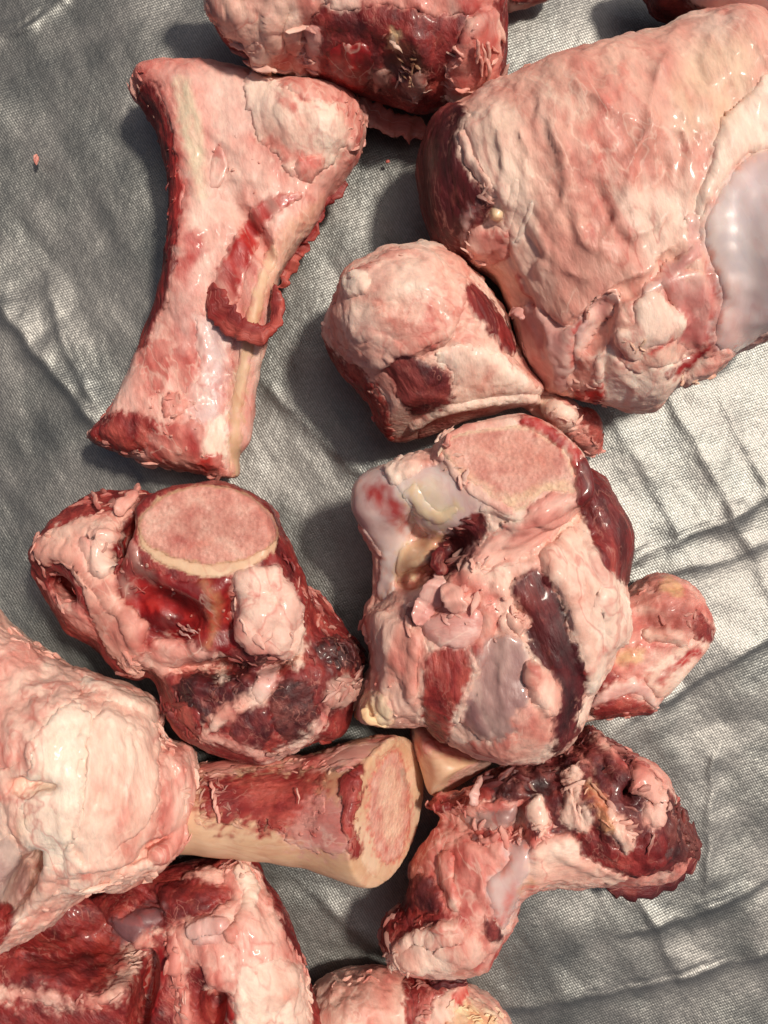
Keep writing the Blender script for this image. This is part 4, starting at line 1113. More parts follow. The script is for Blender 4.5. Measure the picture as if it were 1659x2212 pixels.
F_.strip('meat_flap', 'meat', [(955,1240,8,14),(945,1205,20,16),(950,1182,18,8)], thick=6, tw=0.4)
F_.strip('fat_shred', 'fatyellow', [(785,1530,6,9),(800,1555,4,10),(840,1572,-6,6)], thick=5)
F_.strip('fat_shred', 'fatpink', [(958,968,2,8),(968,950,4,7),(974,938,2,3)], thick=4)

# ------------------------------------------------------------------ G: small bone end, right
G_ = Piece('bone_end', 'small sawn bone end with a pink marrow slot, poking out from under the muscle-striped joint', 'bone', 0, 61, 'fatpink',
  solids=[('p', [(1290,1300),(1355,1271),(1385,1248),(1425,1237),(1460,1252),(1495,1297),(1530,1346),(1537,1376),(1532,1431),(1495,1466),(1432,1512),(1422,1544),(1370,1540),(1280,1556),(1235,1550),(1240,1420)], 85, 85, 62), ('e', 1440,1330,110, 80,80,70, 30)], cuts=[(1505,1425,85,(0.72,-0.6,0.35))], k=24, low=8, dirv=(1,0.6,0), st=1.5)
G_.paint((150,66,58), poly=[(1400,1310),(1500,1300),(1520,1370),(1440,1370),(1390,1360)], soft=20, strength=0.7)
G_.paint((218,180,128), stroke=[(1440,1262,20),(1470,1275,16)], soft=12, strength=0.7)
G_.paint((224,190,140), stroke=[(1345,1420,22),(1375,1415,20)], soft=14, strength=0.7)
G_.pad('meat_patch', 'meat', poly=[(1505,1320),(1535,1360),(1536,1385),(1515,1380),(1500,1350)], h=5, w=8, rag=4, bias=0.1)
G_.pad('meat_patch', 'meat', poly=[(1280,1470),(1310,1450),(1330,1475),(1290,1500)], h=4, w=8, rag=6, bias=0.2)
G_.pad('fat_lump', 'fat', stroke=[(1440,1370,18),(1470,1380,16),(1400,1370,14)], h=10, w=12, rag=6)
G_.pad('bone_rim', 'fatwhite', poly=[(1395,1468),(1440,1420),(1490,1392),(1530,1390),(1534,1430),(1495,1465),(1430,1508)], h=6, w=9, rag=4, bias=-0.12)
G_.pad('marrow', 'blood', under='bone_rim', stroke=[(1420,1472,7),(1455,1440,10),(1505,1404,9)], h=2, w=8, rag=3, bias=0.1)
G_.pad('sinew', 'film', poly=[(1250,1540),(1300,1490),(1360,1465),(1405,1490),(1422,1540),(1405,1520),(1370,1500),(1310,1515)], h=7, w=8, rag=4, bias=0.25)
G_.pad('meat_patch', 'meat', poly=[(1290,1530),(1350,1510),(1405,1530),(1400,1548),(1300,1556)], h=4, w=8, rag=4, bias=0.15)
G_.done('bone')
G_.shreds('fatpink', [[(1400,1300,30),(1480,1340,26)], [(1280,1540,14),(1410,1530,10)]], 30, size=7, length=14)

# ------------------------------------------------------------------ H: joint with round sawn face, left
H_ = Piece('sawn_shank', 'shank joint with a round sawn bone face above dark bloody meat', 'meat bone', 0, 71, 'meat',
  solids=[('p', [(76,1196),(90,1158),(135,1108),(172,1082),(205,1066),(300,1062),(420,1090),(560,1130),(615,1190),(632,1245),(672,1275),(716,1325),(772,1390),(786,1431),(774,1481),(760,1556),(738,1592),(650,1612),(582,1650),(500,1630),(442,1597),(415,1598),(372,1546),(360,1506),(336,1458),(282,1451),(230,1396),(200,1381),(146,1341),(118,1296),(102,1251)], 160, 160, 120),
          ('p', [(288,1150),(304,1098),(365,1056),(450,1040),(530,1056),(584,1098),(606,1150),(596,1200),(550,1235),(460,1252),(370,1240),(308,1204)], 240, 130, 30), ('e', 330,1200,220, 110,90,110, 0), ('e', 560,1240,230, 90,90,110, 0), ('c', [(440,1330,210,105),(450,1230,250,125)]), ('e', 170,1180,200, 80,70,80, -30), ('e', 580,1330,250, 90,110,100, 0),
          ('e', 560,1530,210, 160,100,100, -10), ('c', [(110,1230,160,40),(180,1340,150,45),(290,1400,170,50)])],
  cuts=[(452,1150,330,(0.02,0.17,0.985))], dents=[('e', 360,1335,350, 80,60,90, 30), ('e', 440,1450,320, 100,26,90, 0), ('e', 260,1170,330, 20,70,110, 20), ('e', 500,1330,360, 16,70,60, 5), ('e', 140,1270,260, 40,26,90, 30), ('e', 600,1440,320, 60,16,70, -20)], k=26, low=9, dirv=(0.5,-1,0), st=1.8)
H_.paint((50,20,22), poly=[(660,1380),(760,1400),(780,1470),(740,1560),(690,1540),(680,1450)], soft=30, strength=0.5)
H_.paint((210,150,104), stroke=[(440,1255,12),(465,1300,16),(465,1360,14),(450,1395,8)], soft=18, strength=0.6, only=('blood_meat',))
H_.paint((66,10,14), poly=[(290,1330),(380,1320),(400,1350),(350,1380),(300,1360)], soft=20, strength=0.7, only=('blood_meat',))
H_.paint((150,84,72), poly=[(340,1120),(420,1090),(520,1100),(560,1150),(470,1190),(380,1180)], soft=60, strength=0.35, only=('cut_face',))
H_.paint((222,120,100), stroke=[(420,1180,14),(450,1165,10),(400,1190,12)], soft=20, strength=0.4, only=('cut_face',))
H_.paint((176,70,66), stroke=[(370,1165,16),(410,1180,14),(350,1150,10)], soft=22, strength=0.45, only=('cut_face',))
H_.paint((196,40,40), stroke=[(520,1310,4),(555,1290,6)], soft=6, strength=0.8)
for st_, h_, w_ in (([(110,1200),(170,1200),(210,1260),(260,1330)],12,11), ([(170,1160),(230,1160),(250,1230)],13,10), ([(250,1300),(290,1360),(290,1430)],10,10), ([(520,1260),(540,1330),(530,1400)],9,10), ([(590,1250),(620,1320),(600,1400)],9,10), ([(640,1270),(680,1330),(740,1390)],10,10), ([(330,1420),(400,1430),(460,1410)],10,10), ([(420,1480),(470,1500),(520,1480)],9,9), ([(440,1580),(500,1540),(570,1510)],10,10), ([(690,1400),(740,1420),(770,1470)],12,10), ([(380,1540),(420,1560),(430,1590)],10,9)):
    H_.fold(st_, h_, w_)
H_.pad('blood_meat', 'blood', poly=[(222,1176),(285,1160),(305,1216),(350,1241),(425,1251),(480,1240),(510,1260),(505,1320),(520,1390),(470,1420),(420,1400),(375,1375),(315,1353),(262,1291),(250,1231)], h=5, w=14, rag=8, bias=-0.42)
H_.pad('bone_rim', 'bone', poly=[(296,1150),(310,1105),(370,1065),(450,1050),(525,1066),(575,1100),(600,1150),(596,1185),(560,1215),(505,1240),(440,1246),(370,1225),(315,1195)], h=2, w=6, rag=5, rwl=40, bias=0.15, soft=3)
H_.pad('cut_face', 'cut', poly=[(298,1146),(314,1103),(370,1064),(450,1048),(526,1064),(576,1100),(600,1146),(580,1184),(522,1210),(450,1220),(372,1205),(318,1178)], h=2, w=6, rag=3, bias=0.0, ring=((206,156,124), 5), under='bone_rim')
H_.pad('fat_lobe', 'fat', poly=[(82,1196),(92,1156),(150,1128),(235,1106),(275,1080),(300,1062),(290,1100),(262,1140),(238,1180),(252,1240),(262,1290),(312,1340),(322,1370),(305,1442),(282,1452),(230,1396),(192,1312),(172,1262),(132,1212),(98,1222)], h=13, w=12, rag=6, bias=-0.1, dirv=(0.5,-1,0), st=2)
H_.pad('fat_lobe', 'fatpink', poly=[(180,1165),(235,1152),(272,1155),(228,1185),(248,1235),(215,1250),(190,1220)], h=14, w=10, rag=4, bias=0.2)
H_.pad('bare_bone', 'perio', poly=[(112,1262),(150,1290),(195,1345),(205,1378),(150,1345),(118,1300)], h=4, w=9, rag=3, bias=0.0)
H_.pad('fat_pad', 'fatpink', poly=[(508,1236),(590,1222),(615,1251),(646,1306),(652,1356),(622,1408),(552,1412),(520,1383),(498,1306)], h=16, w=13, rag=6, bias=0.08, amp=1.2)
H_.pad('fat_strip', 'fatwhite', poly=[(615,1380),(650,1340),(660,1400),(650,1440),(618,1432)], h=9, w=9, rag=5, bias=-0.2)
H_.pad('gristle', 'fatpink', poly=[(310,1400),(360,1375),(440,1400),(470,1420),(430,1455),(350,1455),(310,1440)], h=9, w=12, rag=9, bias=-0.12)
H_.pad('dried_meat', 'meatdark', poly=[(390,1470),(480,1460),(542,1474),(548,1508),(500,1524),(442,1558),(393,1533)], h=4, w=10, rag=8, bias=-0.1)
H_.pad('dried_meat', 'dried', poly=[(690,1390),(740,1380),(778,1400),(775,1440),(730,1440),(700,1420)], h=6, w=10, rag=9)
H_.pad('muscle', 'meatdark', poly=[(502,1415),(560,1410),(590,1440),(560,1480),(520,1470)], h=6, w=10, rag=5, bias=0.15)
H_.pad('tendon', 'fat', stroke=[(438,1588,13),(485,1545,18),(530,1522,16),(565,1510,13),(590,1488,9)], h=6, w=12, rag=9, bias=-0.12, soft=7)
H_.pad('tendon', 'film', poly=[(545,1490),(565,1445),(600,1435),(600,1470),(575,1505),(560,1520)], h=8, w=8, rag=4, bias=0.3)
H_.pad('muscle', 'dried', stroke=[(632,1515,46),(638,1550,50)], h=6, w=20, rag=8, bias=0.2, dirv=(0,0,1), st=4)
H_.pad('muscle', 'meatdark', poly=[(500,1570),(530,1540),(575,1530),(585,1580),(570,1610),(520,1605)], h=8, w=10, rag=5, bias=0.15)
H_.pad('sinew', 'fatpink', stroke=[(440,1590,8),(500,1610,9),(580,1640,10),(650,1605,9),(700,1560,9),(715,1500,9)], h=8, w=8, rag=6, bias=0.08)
H_.pad('fat_lump', 'fatpink', poly=[(708,1478),(750,1458),(772,1478),(750,1520),(712,1530),(700,1508)], h=16, w=10, rag=5, bias=0.2)
H_.pad('meat_lobe', 'meat', poly=[(368,1545),(390,1525),(432,1540),(428,1590),(412,1600),(390,1575)], h=9, w=10, rag=4, bias=0.2)
H_.pad('fat_crumb', 'fat', poly=[(470,1440),(484,1432),(488,1470),(474,1472)], h=8, w=5, rag=4, bias=0.2)
H_.done('meat')
H_.shreds('fatpink', [[(90,1180,20),(150,1270,20)], [(200,1100,24),(290,1070,16)], [(280,1440,14),(320,1380,14)], [(640,1260,20),(720,1360,24)], [(480,1440,16),(560,1420,16)], [(700,1500,16),(760,1460,14)]], 130, size=9, length=20)
H_.shreds('meat', [[(620,1220,20),(700,1340,26),(760,1440,24)], [(380,1520,20),(430,1580,16)], [(240,1190,18),(300,1260,20)]], 110, size=7, length=20, dirv=(0.5,-1), bias=0.15)
H_.shreds('dried', [[(400,1500,20),(520,1490,18)], [(690,1420,24),(770,1410,16)]], 60, size=8, length=16, bias=0.15)
H_.strip('fat_flap', 'fatpink', [(250,1110,8,16),(272,1085,18,16),(290,1062,22,10),(300,1048,20,4)], thick=6, tw=0.5, bias=0.1)
H_.strip('fat_flap', 'fat', [(112,1240,150,8),(140,1275,150,16),(146,1300,140,10)], thick=6, zabs=True, bias=0.1)
H_.strip('meat_flap', 'meatdark', [(80,1180,170,12),(120,1140,200,16),(165,1115,220,14)], thick=8, zabs=True)
H_.strip('fat_shred', 'fatpink', [(215,1100,10,8),(205,1075,16,7),(198,1060,14,3)], thick=4)
H_.strip('meat_flap', 'dried', [(740,1410,120,10),(770,1425,110,10),(792,1432,100,4)], thick=5, zabs=True, bias=0.3)
for i, (x, y) in enumerate([(380,1345),(392,1352),(388,1362),(401,1350)]):
    H_.strip('sinew_shred', 'film', [(x, y, 2, 3), (x + 14, y + 10, 7, 3), (x + 26, y + 18, 3, 1.5)], thick=1.6, bias=0.3)
H_.shreds('fatpink', [[(300,1260,50),(430,1330,60)], [(420,1480,40),(600,1460,60)], [(650,1300,30),(740,1420,40)]], 70, size=6, length=5, thick=3.5, bias=0.25, name='fat_crumbs')
F_.shreds('fatpink', [[(785,1340,16),(780,1540,16)], [(900,1330,30),(1040,1290,30)], [(1000,1215,20),(1060,1225,16)], [(960,950,14),(1000,1030,14)]], 60, size=14, length=30, thick=2.5, spread=2.5, dirv=(0.3,-1))
H_.shreds('fatpink', [[(90,1180,24),(130,1290,24)], [(200,1090,24),(300,1060,18)], [(280,1440,20),(320,1400,20)], [(640,1260,24),(700,1340,24)], [(520,1250,30),(600,1400,40)], [(700,1500,20),(760,1460,16)]], 110, size=14, length=30, thick=2.5, spread=2.5, dirv=(0.3,-1), bias=0.15)
H_.shreds('meatdark', [[(370,1520,20),(440,1590,20)], [(740,1400,24),(770,1500,20)], [(580,1640,14),(700,1600,16)]], 50, size=13, length=28, thick=2.5, spread=2.5, bias=0.2)

# ------------------------------------------------------------------ I: thigh bone with fat head and bare shaft, lower left
I_ = Piece('thigh_bone', 'thigh bone with a bulky fat-covered head and a bare tan shaft sawn to an oval', 'bone', 0, 83, 'fat',
  solids=[('p', [(-90,1320),(0,1348),(32,1372),(62,1388),(106,1418),(166,1457),(240,1477),(300,1497),(340,1531),(348,1556),(352,1596),(410,1612),(424,1650),(426,1700),(424,1749),(408,1809),(378,1850),(322,1890),(280,1916),(210,1918),(165,1948),(135,1978),(65,2018),(0,2058),(-90,2100)], 180, 180, 140),
          ('e', 150,1650,250, 190,170,140, 20)],
  dents=[('e', 348,1640,330, 14,130,80, -6), ('e', 55,1900,300, 36,110,140, 30), ('e', 250,1490,340, 70,14,60, 22), ('e', 60,1710,400, 60,14,60, 0), ('e', 330,1840,300, 70,14,60, -25)], k=36, low=10, dirv=(0.15,-1,0), st=2.2)
I_.paint((206,70,66), stroke=[(262,1670,7),(278,1720,9),(255,1790,8)], soft=14, strength=0.55)
I_.paint((190,62,62), stroke=[(0,1725,10),(40,1728,7)], soft=8, strength=0.8)
I_.paint((200,56,54), stroke=[(335,1530,8),(340,1580,8),(325,1600,8)], soft=12, strength=0.6)
I_.paint((212,160,104), stroke=[(40,1810,16),(120,1600,10)], soft=30, strength=0.35)
for st_, h_, w_ in (([(-20,1420),(60,1480),(90,1560),(60,1660)],13,13), ([(100,1430),(140,1500),(110,1580)],11,12), ([(180,1475),(260,1515),(320,1540),(345,1560)],20,11), ([(180,1560),(185,1660),(175,1760),(150,1860)],10,9), ([(230,1530),(240,1640),(220,1740),(190,1820)],8,9), ([(280,1560),(285,1660),(265,1760),(230,1830)],9,9), ([(330,1580),(335,1680),(320,1770)],8,8), ([(360,1620),(395,1700),(370,1800)],11,9), ([(120,1890),(220,1860),(330,1850),(390,1820)],16,11), ([(30,1980),(120,1920),(200,1900)],12,10), ([(20,1700),(60,1720),(90,1690)],-12,9), ([(10,1560),(60,1600),(70,1680)],10,10), ([(30,1780),(60,1830),(80,1900)],12,11), ([(300,1870),(340,1880),(370,1850)],9,8), ([(390,1640),(415,1700),(400,1770)],9,8)):
    I_.fold(st_, h_, w_)
I_.paint((248,226,206), poly=[(-20,1480),(90,1440),(220,1500),(330,1560),(300,1700),(200,1850),(100,1880),(40,1780)], soft=60, strength=0.5)
I_.pad('fat_sheet', 'fatwhite', poly=[(50,1705),(75,1640),(105,1560),(160,1520),(200,1560),(172,1650),(170,1740),(145,1850),(100,1875),(65,1810)], h=6, w=24, rag=9, bias=0.12, soft=16)
I_.pad('fat_folds', 'fatpink', poly=[(-60,1370),(40,1380),(110,1425),(180,1470),(150,1520),(95,1560),(60,1640),(-60,1640)], h=8, w=16, rag=8, bias=0.12)
I_.pad('fat_folds', 'fat', poly=[(200,1560),(250,1500),(320,1515),(342,1560),(340,1660),(330,1760),(270,1820),(200,1860),(160,1840),(180,1740),(190,1650)], h=8, w=16, rag=7, bias=0.16, dirv=(0.15,-1,0), st=3)
I_.pad('fat_rim', 'fatpink', poly=[(352,1600),(410,1612),(426,1660),(424,1750),(405,1812),(372,1852),(330,1870),(335,1790),(345,1700)], h=8, w=12, rag=8, bias=0.1, dirv=(0,1,0), st=2.5)
I_.pad('cut_rim', 'fatwhite', stroke=[(185,1475,10),(240,1500,12),(300,1530,12),(320,1545,8)], h=8, w=8, rag=4, bias=-0.15)
I_.pad('fat_flap', 'fat', poly=[(70,1985),(150,1900),(240,1870),(330,1860),(300,1900),(215,1915),(160,1945),(90,2010),(-30,2070),(-40,2040)], h=9, w=10, rag=6, bias=0.06)
I_.pad('silver_skin', 'grey', poly=[(12,1812),(45,1845),(70,1905),(45,1975),(0,2030),(-40,2040),(-40,1880)], h=5, w=8, rag=3, bias=0.3)
I_.pad('meat_patch', 'meat', poly=[(-40,1960),(10,1950),(28,1985),(5,2025),(-40,2040)], h=6, w=8, rag=4)
I_.done('fat_head')
I_.shreds('fatpink', [[(350,1610,20),(410,1680,20),(390,1820,18)], [(330,1540,16),(340,1590,14)], [(100,1980,16),(280,1900,16)], [(0,1360,14),(100,1420,14)]], 110, size=9, length=20)
I2 = second(I_, 89, 'bone', solids=[('c', [(330,1745,130,88),(480,1748,140,98),(640,1752,155,110),(740,1750,165,132),(800,1750,180,152),(900,1750,195,158)])],
  cuts=[(826,1750,210,(0.865,-0.03,0.50))], k=20, low=4, dirv=(1,0.1,0), st=3)
I2.paint((206,90,80), poly=[(640,1690),(740,1690),(760,1840),(650,1840),(600,1800)], soft=30, strength=0.4)
I2.pad('meat_patch', 'meat', poly=[(415,1680),(480,1668),(580,1655),(660,1660),(700,1680),(690,1730),(680,1790),(610,1800),(545,1785),(475,1776),(425,1740)], h=3, w=20, rag=18, rwl=24, dirv=(1,0.15,0), st=2.2, bias=0.2, soft=20)
I2.pad('periosteum', 'fatpink', poly=[(430,1625),(560,1640),(700,1622),(850,1585),(840,1630),(720,1665),(600,1655),(450,1672)], h=5, w=10, rag=8, bias=-0.05)
I2.pad('membrane', 'film', poly=[(650,1745),(700,1720),(745,1740),(765,1830),(720,1845),(650,1835),(620,1800)], h=2, w=18, rag=12, bias=-0.1, soft=18)
I2.pad('cut_rim', 'bone', poly=[(786,1645),(830,1602),(866,1596),(893,1640),(906,1720),(905,1800),(882,1868),(838,1902),(800,1888),(775,1840),(760,1780),(762,1710)], h=2, w=6, rag=2, bias=0.2, follow=0)
I2.pad('cut_face', 'cut', poly=[(806,1665),(834,1630),(858,1622),(874,1658),(884,1720),(883,1795),(866,1845),(838,1866),(812,1845),(796,1800),(789,1730)], h=2, w=6, rag=5, bias=0.1, follow=1, soft=9, ring=((214,128,112), 7), under='cut_rim')
I2.paint((240,206,176), poly=[(815,1680),(845,1650),(868,1690),(868,1790),(845,1830),(815,1800)], soft=14, strength=0.6, only=('cut_face',))
I2.paint((150,136,118), stroke=[(870,1670,14),(876,1700,8)], soft=12, strength=0.6, only=('cut_face',))
I2.paint((206,100,92), stroke=[(815,1740,5),(822,1810,5),(840,1850,4),(862,1800,4)], soft=6, strength=0.6, only=('cut_face',))
I2.pad('meat_flap', 'meat', poly=[(735,1690),(755,1665),(782,1660),(778,1710),(762,1760),(765,1800),(778,1838),(760,1848),(748,1800),(738,1740)], h=9, w=7, rag=7, bias=0.12, dirv=(0.1,1,0), st=3)
I2.done('bone_shaft')
I2.strip('sinew_shred', 'fatpink', [(725,1668,4,5),(745,1660,10,5),(765,1662,6,2)], thick=2.5)
for i, (x, y) in enumerate([(455,1690),(460,1715),(466,1740),(640,1700)]):
    I2.strip('sinew_shred', 'fatpink', [(x, y, 1, 5), (x + 6, y + 18, 4, 4), (x + 4, y + 38, 1, 2)], thick=2.5, bias=0.1)
I2.shreds('fatpink', [[(430,1640,16),(436,1780,14)], [(450,1690,20),(520,1770,18)], [(600,1650,14),(720,1660,12)]], 90, size=7, length=16)
I2.shreds('meat', [[(760,1680,12),(765,1830,10)], [(480,1770,10),(680,1800,10)]], 50, size=7, length=14, bias=0.25)

I_.shreds('fat', [[(355,1610,20),(415,1700,20),(395,1820,18)], [(320,1880,16),(200,1915,16)], [(340,1540,14),(345,1600,14)]], 60, size=15, length=30, thick=2.5, spread=2.5)

# ------------------------------------------------------------------ J: dark meat with fat, bottom left
J_ = Piece('shoulder_joint', 'dark red meaty joint with thick fat edge, partly under the thigh bone head', 'meat bone', 0, 97, 'meat',
  solids=[('p', [(-90,2020),(60,1985),(200,1925),(300,1890),(390,1868),(440,1858),(490,1850),(540,1857),(562,1890),(590,1960),(612,2012),(640,2060),(660,2112),(662,2300),(-90,2300)], 125, 125, 90),
          ('e', 530,2080,170, 120,170,110, -10), ('c', [(0,2150,180,40),(200,2165,190,45),(290,2080,190,40),(420,1960,185,40)])],
  dents=[('e', 170,2045,215, 160,66,130, 15), ('e', 310,2140,230, 26,90,90, 8), ('e', 460,2180,260, 26,60,60, 10), ('e', 300,1960,230, 60,24,70, 25)], k=34, low=10, dirv=(0.6,-0.6,0), st=2)
J_.paint((150,44,30), stroke=[(230,2000,14),(210,2060,20),(230,2110,12)], soft=16, strength=0.5)
J_.paint((206,76,66), stroke=[(470,2110,22),(500,2120,18)], soft=20, strength=0.6)
J_.paint((214,120,100), stroke=[(615,2140,18)], soft=8, strength=0.5)
for st_, h_, w_ in (([(500,1870),(540,1930),(520,2000),(470,2040)],13,12), ([(560,1900),(590,1990),(620,2060)],8,11), ([(400,2010),(470,2000),(500,2030)],10,10), ([(380,2040),(390,2120),(400,2212)],11,10), ([(440,2060),(470,2110),(520,2110)],9,10), ([(0,2060),(120,2060),(220,2000),(320,1930)],12,13), ([(100,2120),(180,2090),(240,2050)],10,12), ([(330,2060),(320,2140),(300,2212)],-10,9), ([(230,1960),(290,2010),(350,1970)],10,11)):
    J_.fold(st_, h_, w_)
J_.pad('fat_edge', 'fatpink', poly=[(478,1880),(530,1856),(555,1884),(580,1940),(610,2010),(640,2066),(662,2115),(664,2290),(505,2290),(508,2160),(450,2140),(440,2090),(362,2100),(370,2010),(450,1970),(500,1940)], h=12, w=14, rag=7, bias=0.15, dirv=(0.3,-1,0), st=2)
J_.pad('fat_sheet', 'fatwhite', poly=[(510,2120),(550,2085),(600,2070),(650,2110),(660,2290),(508,2290)], h=8, w=14, rag=4, bias=-0.05)
J_.pad('fat_ridge', 'fat', stroke=[(-60,2145,12),(60,2150,14),(170,2172,15),(250,2150,18),(275,2090,18),(295,2040,16),(345,2000,15),(410,1968,13),(455,1935,10)], h=6, w=18, rag=12, bias=-0.2, soft=14)
J_.pad('fat_lump', 'fatpink', poly=[(400,1885),(440,1870),(478,1885),(480,1910),(430,1915),(398,1905)], h=12, w=10, rag=5, bias=0.15)
J_.pad('muscle', 'meat', poly=[(330,1920),(400,1905),(470,1920),(450,1960),(390,1985),(330,2005),(300,1980)], h=8, w=14, rag=6, bias=-0.1)
J_.pad('silver_skin', 'grey', poly=[(248,1990),(330,1950),(360,1960),(340,2000),(270,2040),(245,2020)], h=6, w=9, rag=6, bias=-0.55)
J_.pad('fat_strip', 'fatpink', stroke=[(380,2030,16),(385,2100,18),(400,2200,18)], h=10, w=12, rag=7, bias=0.1, dirv=(0,1,0), st=3)
J_.pad('blood_streak', 'blood', poly=[(340,2060),(362,2050),(358,2110),(345,2160),(325,2200),(322,2120)], h=5, w=8, rag=4, bias=-0.15)
J_.pad('blood_streak', 'blood', poly=[(470,2180),(500,2150),(508,2180),(500,2230),(460,2250)], h=6, w=8, rag=3, bias=0.0)
J_.pad('membrane', 'film', poly=[(410,2000),(470,1985),(495,2000),(490,2030),(430,2035)], h=10, w=10, rag=4, bias=0.2)
J_.pad('fat_fold', 'fat', stroke=[(520,1890,12),(540,1930,13),(530,1980,10),(500,2020,8)], h=11, w=9, rag=4, bias=0.1)
J_.done('meat')
J_.shreds('fatpink', [[(60,2150,16),(240,2160,18),(290,2050,18)], [(370,2030,16),(400,2180,18)], [(490,1870,16),(540,1900,14)], [(640,2070,12),(660,2200,8)]], 110, size=8, length=20, dirv=(0.4,-1))

# ------------------------------------------------------------------ K: bent knuckle, lower centre right
K_ = Piece('bent_knuckle', 'bent knuckle joint with crusty dark meat on one arm and pink cartilage on the other', 'meat bone', 0, 103, 'fatpink',
  solids=[('p', [(1050,1680),(1100,1652),(1160,1655),(1212,1622),(1246,1582),(1280,1568),(1312,1602),(1356,1637),(1376,1658),(1410,1690),(1440,1724),(1474,1764),(1500,1812),(1488,1840),(1470,1872),(1420,1895),(1340,1910),(1280,1912),(1205,1912),(1150,1924),(1126,1940),(1122,1980),(1110,1994),(1080,2030),(1055,2074),(1030,2090),(930,2099),(880,2099),(846,2084),(832,2049),(832,1989),(860,1959),(885,1924),(887,1874),(916,1834),(950,1800),(985,1768),(1010,1725)], 125, 125, 88),
          ('e', 1330,1740,160, 130,120,110, 30), ('c', [(1000,1850,160,80),(950,2030,130,75)]), ('c', [(960,1735,130,26),(1050,1735,170,34),(1120,1740,180,40)])],
  dents=[('e', 1130,1795,260, 24,60,90, 20), ('e', 1185,1960,140, 70,40,80, 0), ('e', 1366,1722,270, 20,22,70, 0), ('e', 1290,1700,290, 14,70,50, -30), ('e', 1000,1775,250, 60,14,60, 5), ('e', 935,1900,250, 30,50,50, 0), ('e', 1200,1740,280, 14,60,60, 0)], k=26, low=9, dirv=(0.4,-1,0), st=1.8)
K_.paint((196,70,62), poly=[(920,1840),(990,1830),(1010,1900),(960,1960),(930,1920)], soft=30, strength=0.5)
K_.paint((170,50,46), stroke=[(1020,1850,14),(1030,1900,16),(1000,1980,16)], soft=22, strength=0.6)
K_.paint((214,150,100), stroke=[(1125,1925,10),(1150,1905,8)], soft=12, strength=0.6)
for st_, h_, w_ in (([(1060,1700),(1150,1690),(1230,1650)],12,10), ([(1290,1600),(1330,1670),(1400,1720)],11,10), ([(1240,1680),(1270,1750),(1330,1830)],11,10), ([(1370,1680),(1420,1740),(1400,1800)],13,10), ([(1440,1750),(1450,1820),(1400,1870)],10,9), ([(940,1830),(960,1900),(990,1980)],9,11), ([(1000,1820),(1040,1900),(1040,1980)],8,10), ([(860,2040),(930,2030),(1010,2010)],12,10), ([(900,2070),(940,2040),(990,2060)],11,10), ([(1140,1800),(1160,1850),(1150,1900)],10,9), ([(1190,1830),(1260,1880),(1340,1890)],9,9), ([(1010,1760),(1080,1770),(1140,1760)],9,9), ([(880,1900),(900,1950),(860,1990)],8,9)):
    K_.fold(st_, h_, w_)
K_.pad('crusty_meat', 'meatdark', poly=[(1040,1690),(1100,1655),(1165,1655),(1215,1622),(1248,1582),(1285,1568),(1318,1605),(1378,1658),(1440,1722),(1500,1812),(1490,1840),(1465,1868),(1400,1890),(1350,1880),(1290,1850),(1240,1800),(1190,1800),(1180,1740),(1100,1725),(1040,1720)], h=9, w=14, rag=10, rwl=30, bias=0.1, amp=1.5)
K_.pad('meat_patch', 'meat', poly=[(1240,1800),(1290,1790),(1340,1830),(1420,1800),(1430,1850),(1370,1885),(1300,1875),(1260,1845)], h=7, w=14, rag=8, bias=0.05)
K_.pad('dried_crust', 'dried', under='crusty_meat', poly=[(1050,1690),(1110,1660),(1180,1655),(1190,1710),(1120,1722),(1060,1718)], h=6, w=10, rag=9, bias=0.1, amp=1.4)
K_.pad('dried_crust', 'dried', under='crusty_meat', poly=[(1400,1700),(1440,1722),(1500,1812),(1485,1850),(1440,1860),(1440,1790)], h=6, w=10, rag=9, bias=0.2, amp=1.4)
K_.pad('fat_neck', 'fat', poly=[(1120,1880),(1160,1820),(1225,1800),(1262,1850),(1330,1885),(1345,1905),(1280,1913),(1150,1924),(1122,1925)], h=8, w=12, rag=7, bias=0.02, dirv=(1,0.2,0), st=2)
K_.pad('fat_stripe', 'fat', poly=[(1212,1665),(1256,1662),(1258,1722),(1288,1780),(1255,1790),(1210,1770),(1222,1712)], h=10, w=9, rag=6, bias=0.05, dirv=(0,1,0), st=2.5)
K_.pad('fat_stripe', 'fat', poly=[(1308,1742),(1332,1755),(1372,1802),(1358,1832),(1335,1822),(1302,1765)], h=10, w=8, rag=6, bias=0.08)
K_.pad('fat_stripe', 'fatyellow', stroke=[(1275,1690,9),(1295,1730,12),(1312,1780,8)], h=8, w=8, rag=5, bias=-0.15)
K_.pad('fat_ridge', 'fatpink', poly=[(1360,1655),(1395,1680),(1425,1720),(1430,1765),(1405,1790),(1385,1770),(1395,1725),(1365,1700)], h=10, w=9, rag=7, bias=0.0)
K_.pad('blood_hole', 'meatdark', under='fat_ridge', stroke=[(1366,1722,16)], h=3, w=8, rag=4, bias=-0.2)
K_.pad('fat_streak', 'fatpink', stroke=[(1290,1600,5),(1320,1640,6),(1350,1660,5)], h=6, w=6, rag=5)
K_.pad('fat_streak', 'fatpink', stroke=[(1230,1625,5),(1260,1640,6),(1280,1660,5)], h=6, w=6, rag=5)
K_.pad('fat_lump', 'fat', poly=[(1140,1735),(1165,1722),(1186,1762),(1180,1790),(1165,1805),(1145,1775)], h=14, w=9, rag=4, bias=0.1)
K_.pad('silver_skin', 'grey', poly=[(1000,1752),(1090,1742),(1140,1752),(1144,1782),(1080,1790),(1020,1785)], h=6, w=9, rag=4, bias=0.15)
K_.pad('fat_ridge', 'fatpink', stroke=[(915,1735,8),(960,1745,12),(1020,1745,13),(1085,1738,10)], h=10, w=9, rag=5, bias=0.1)
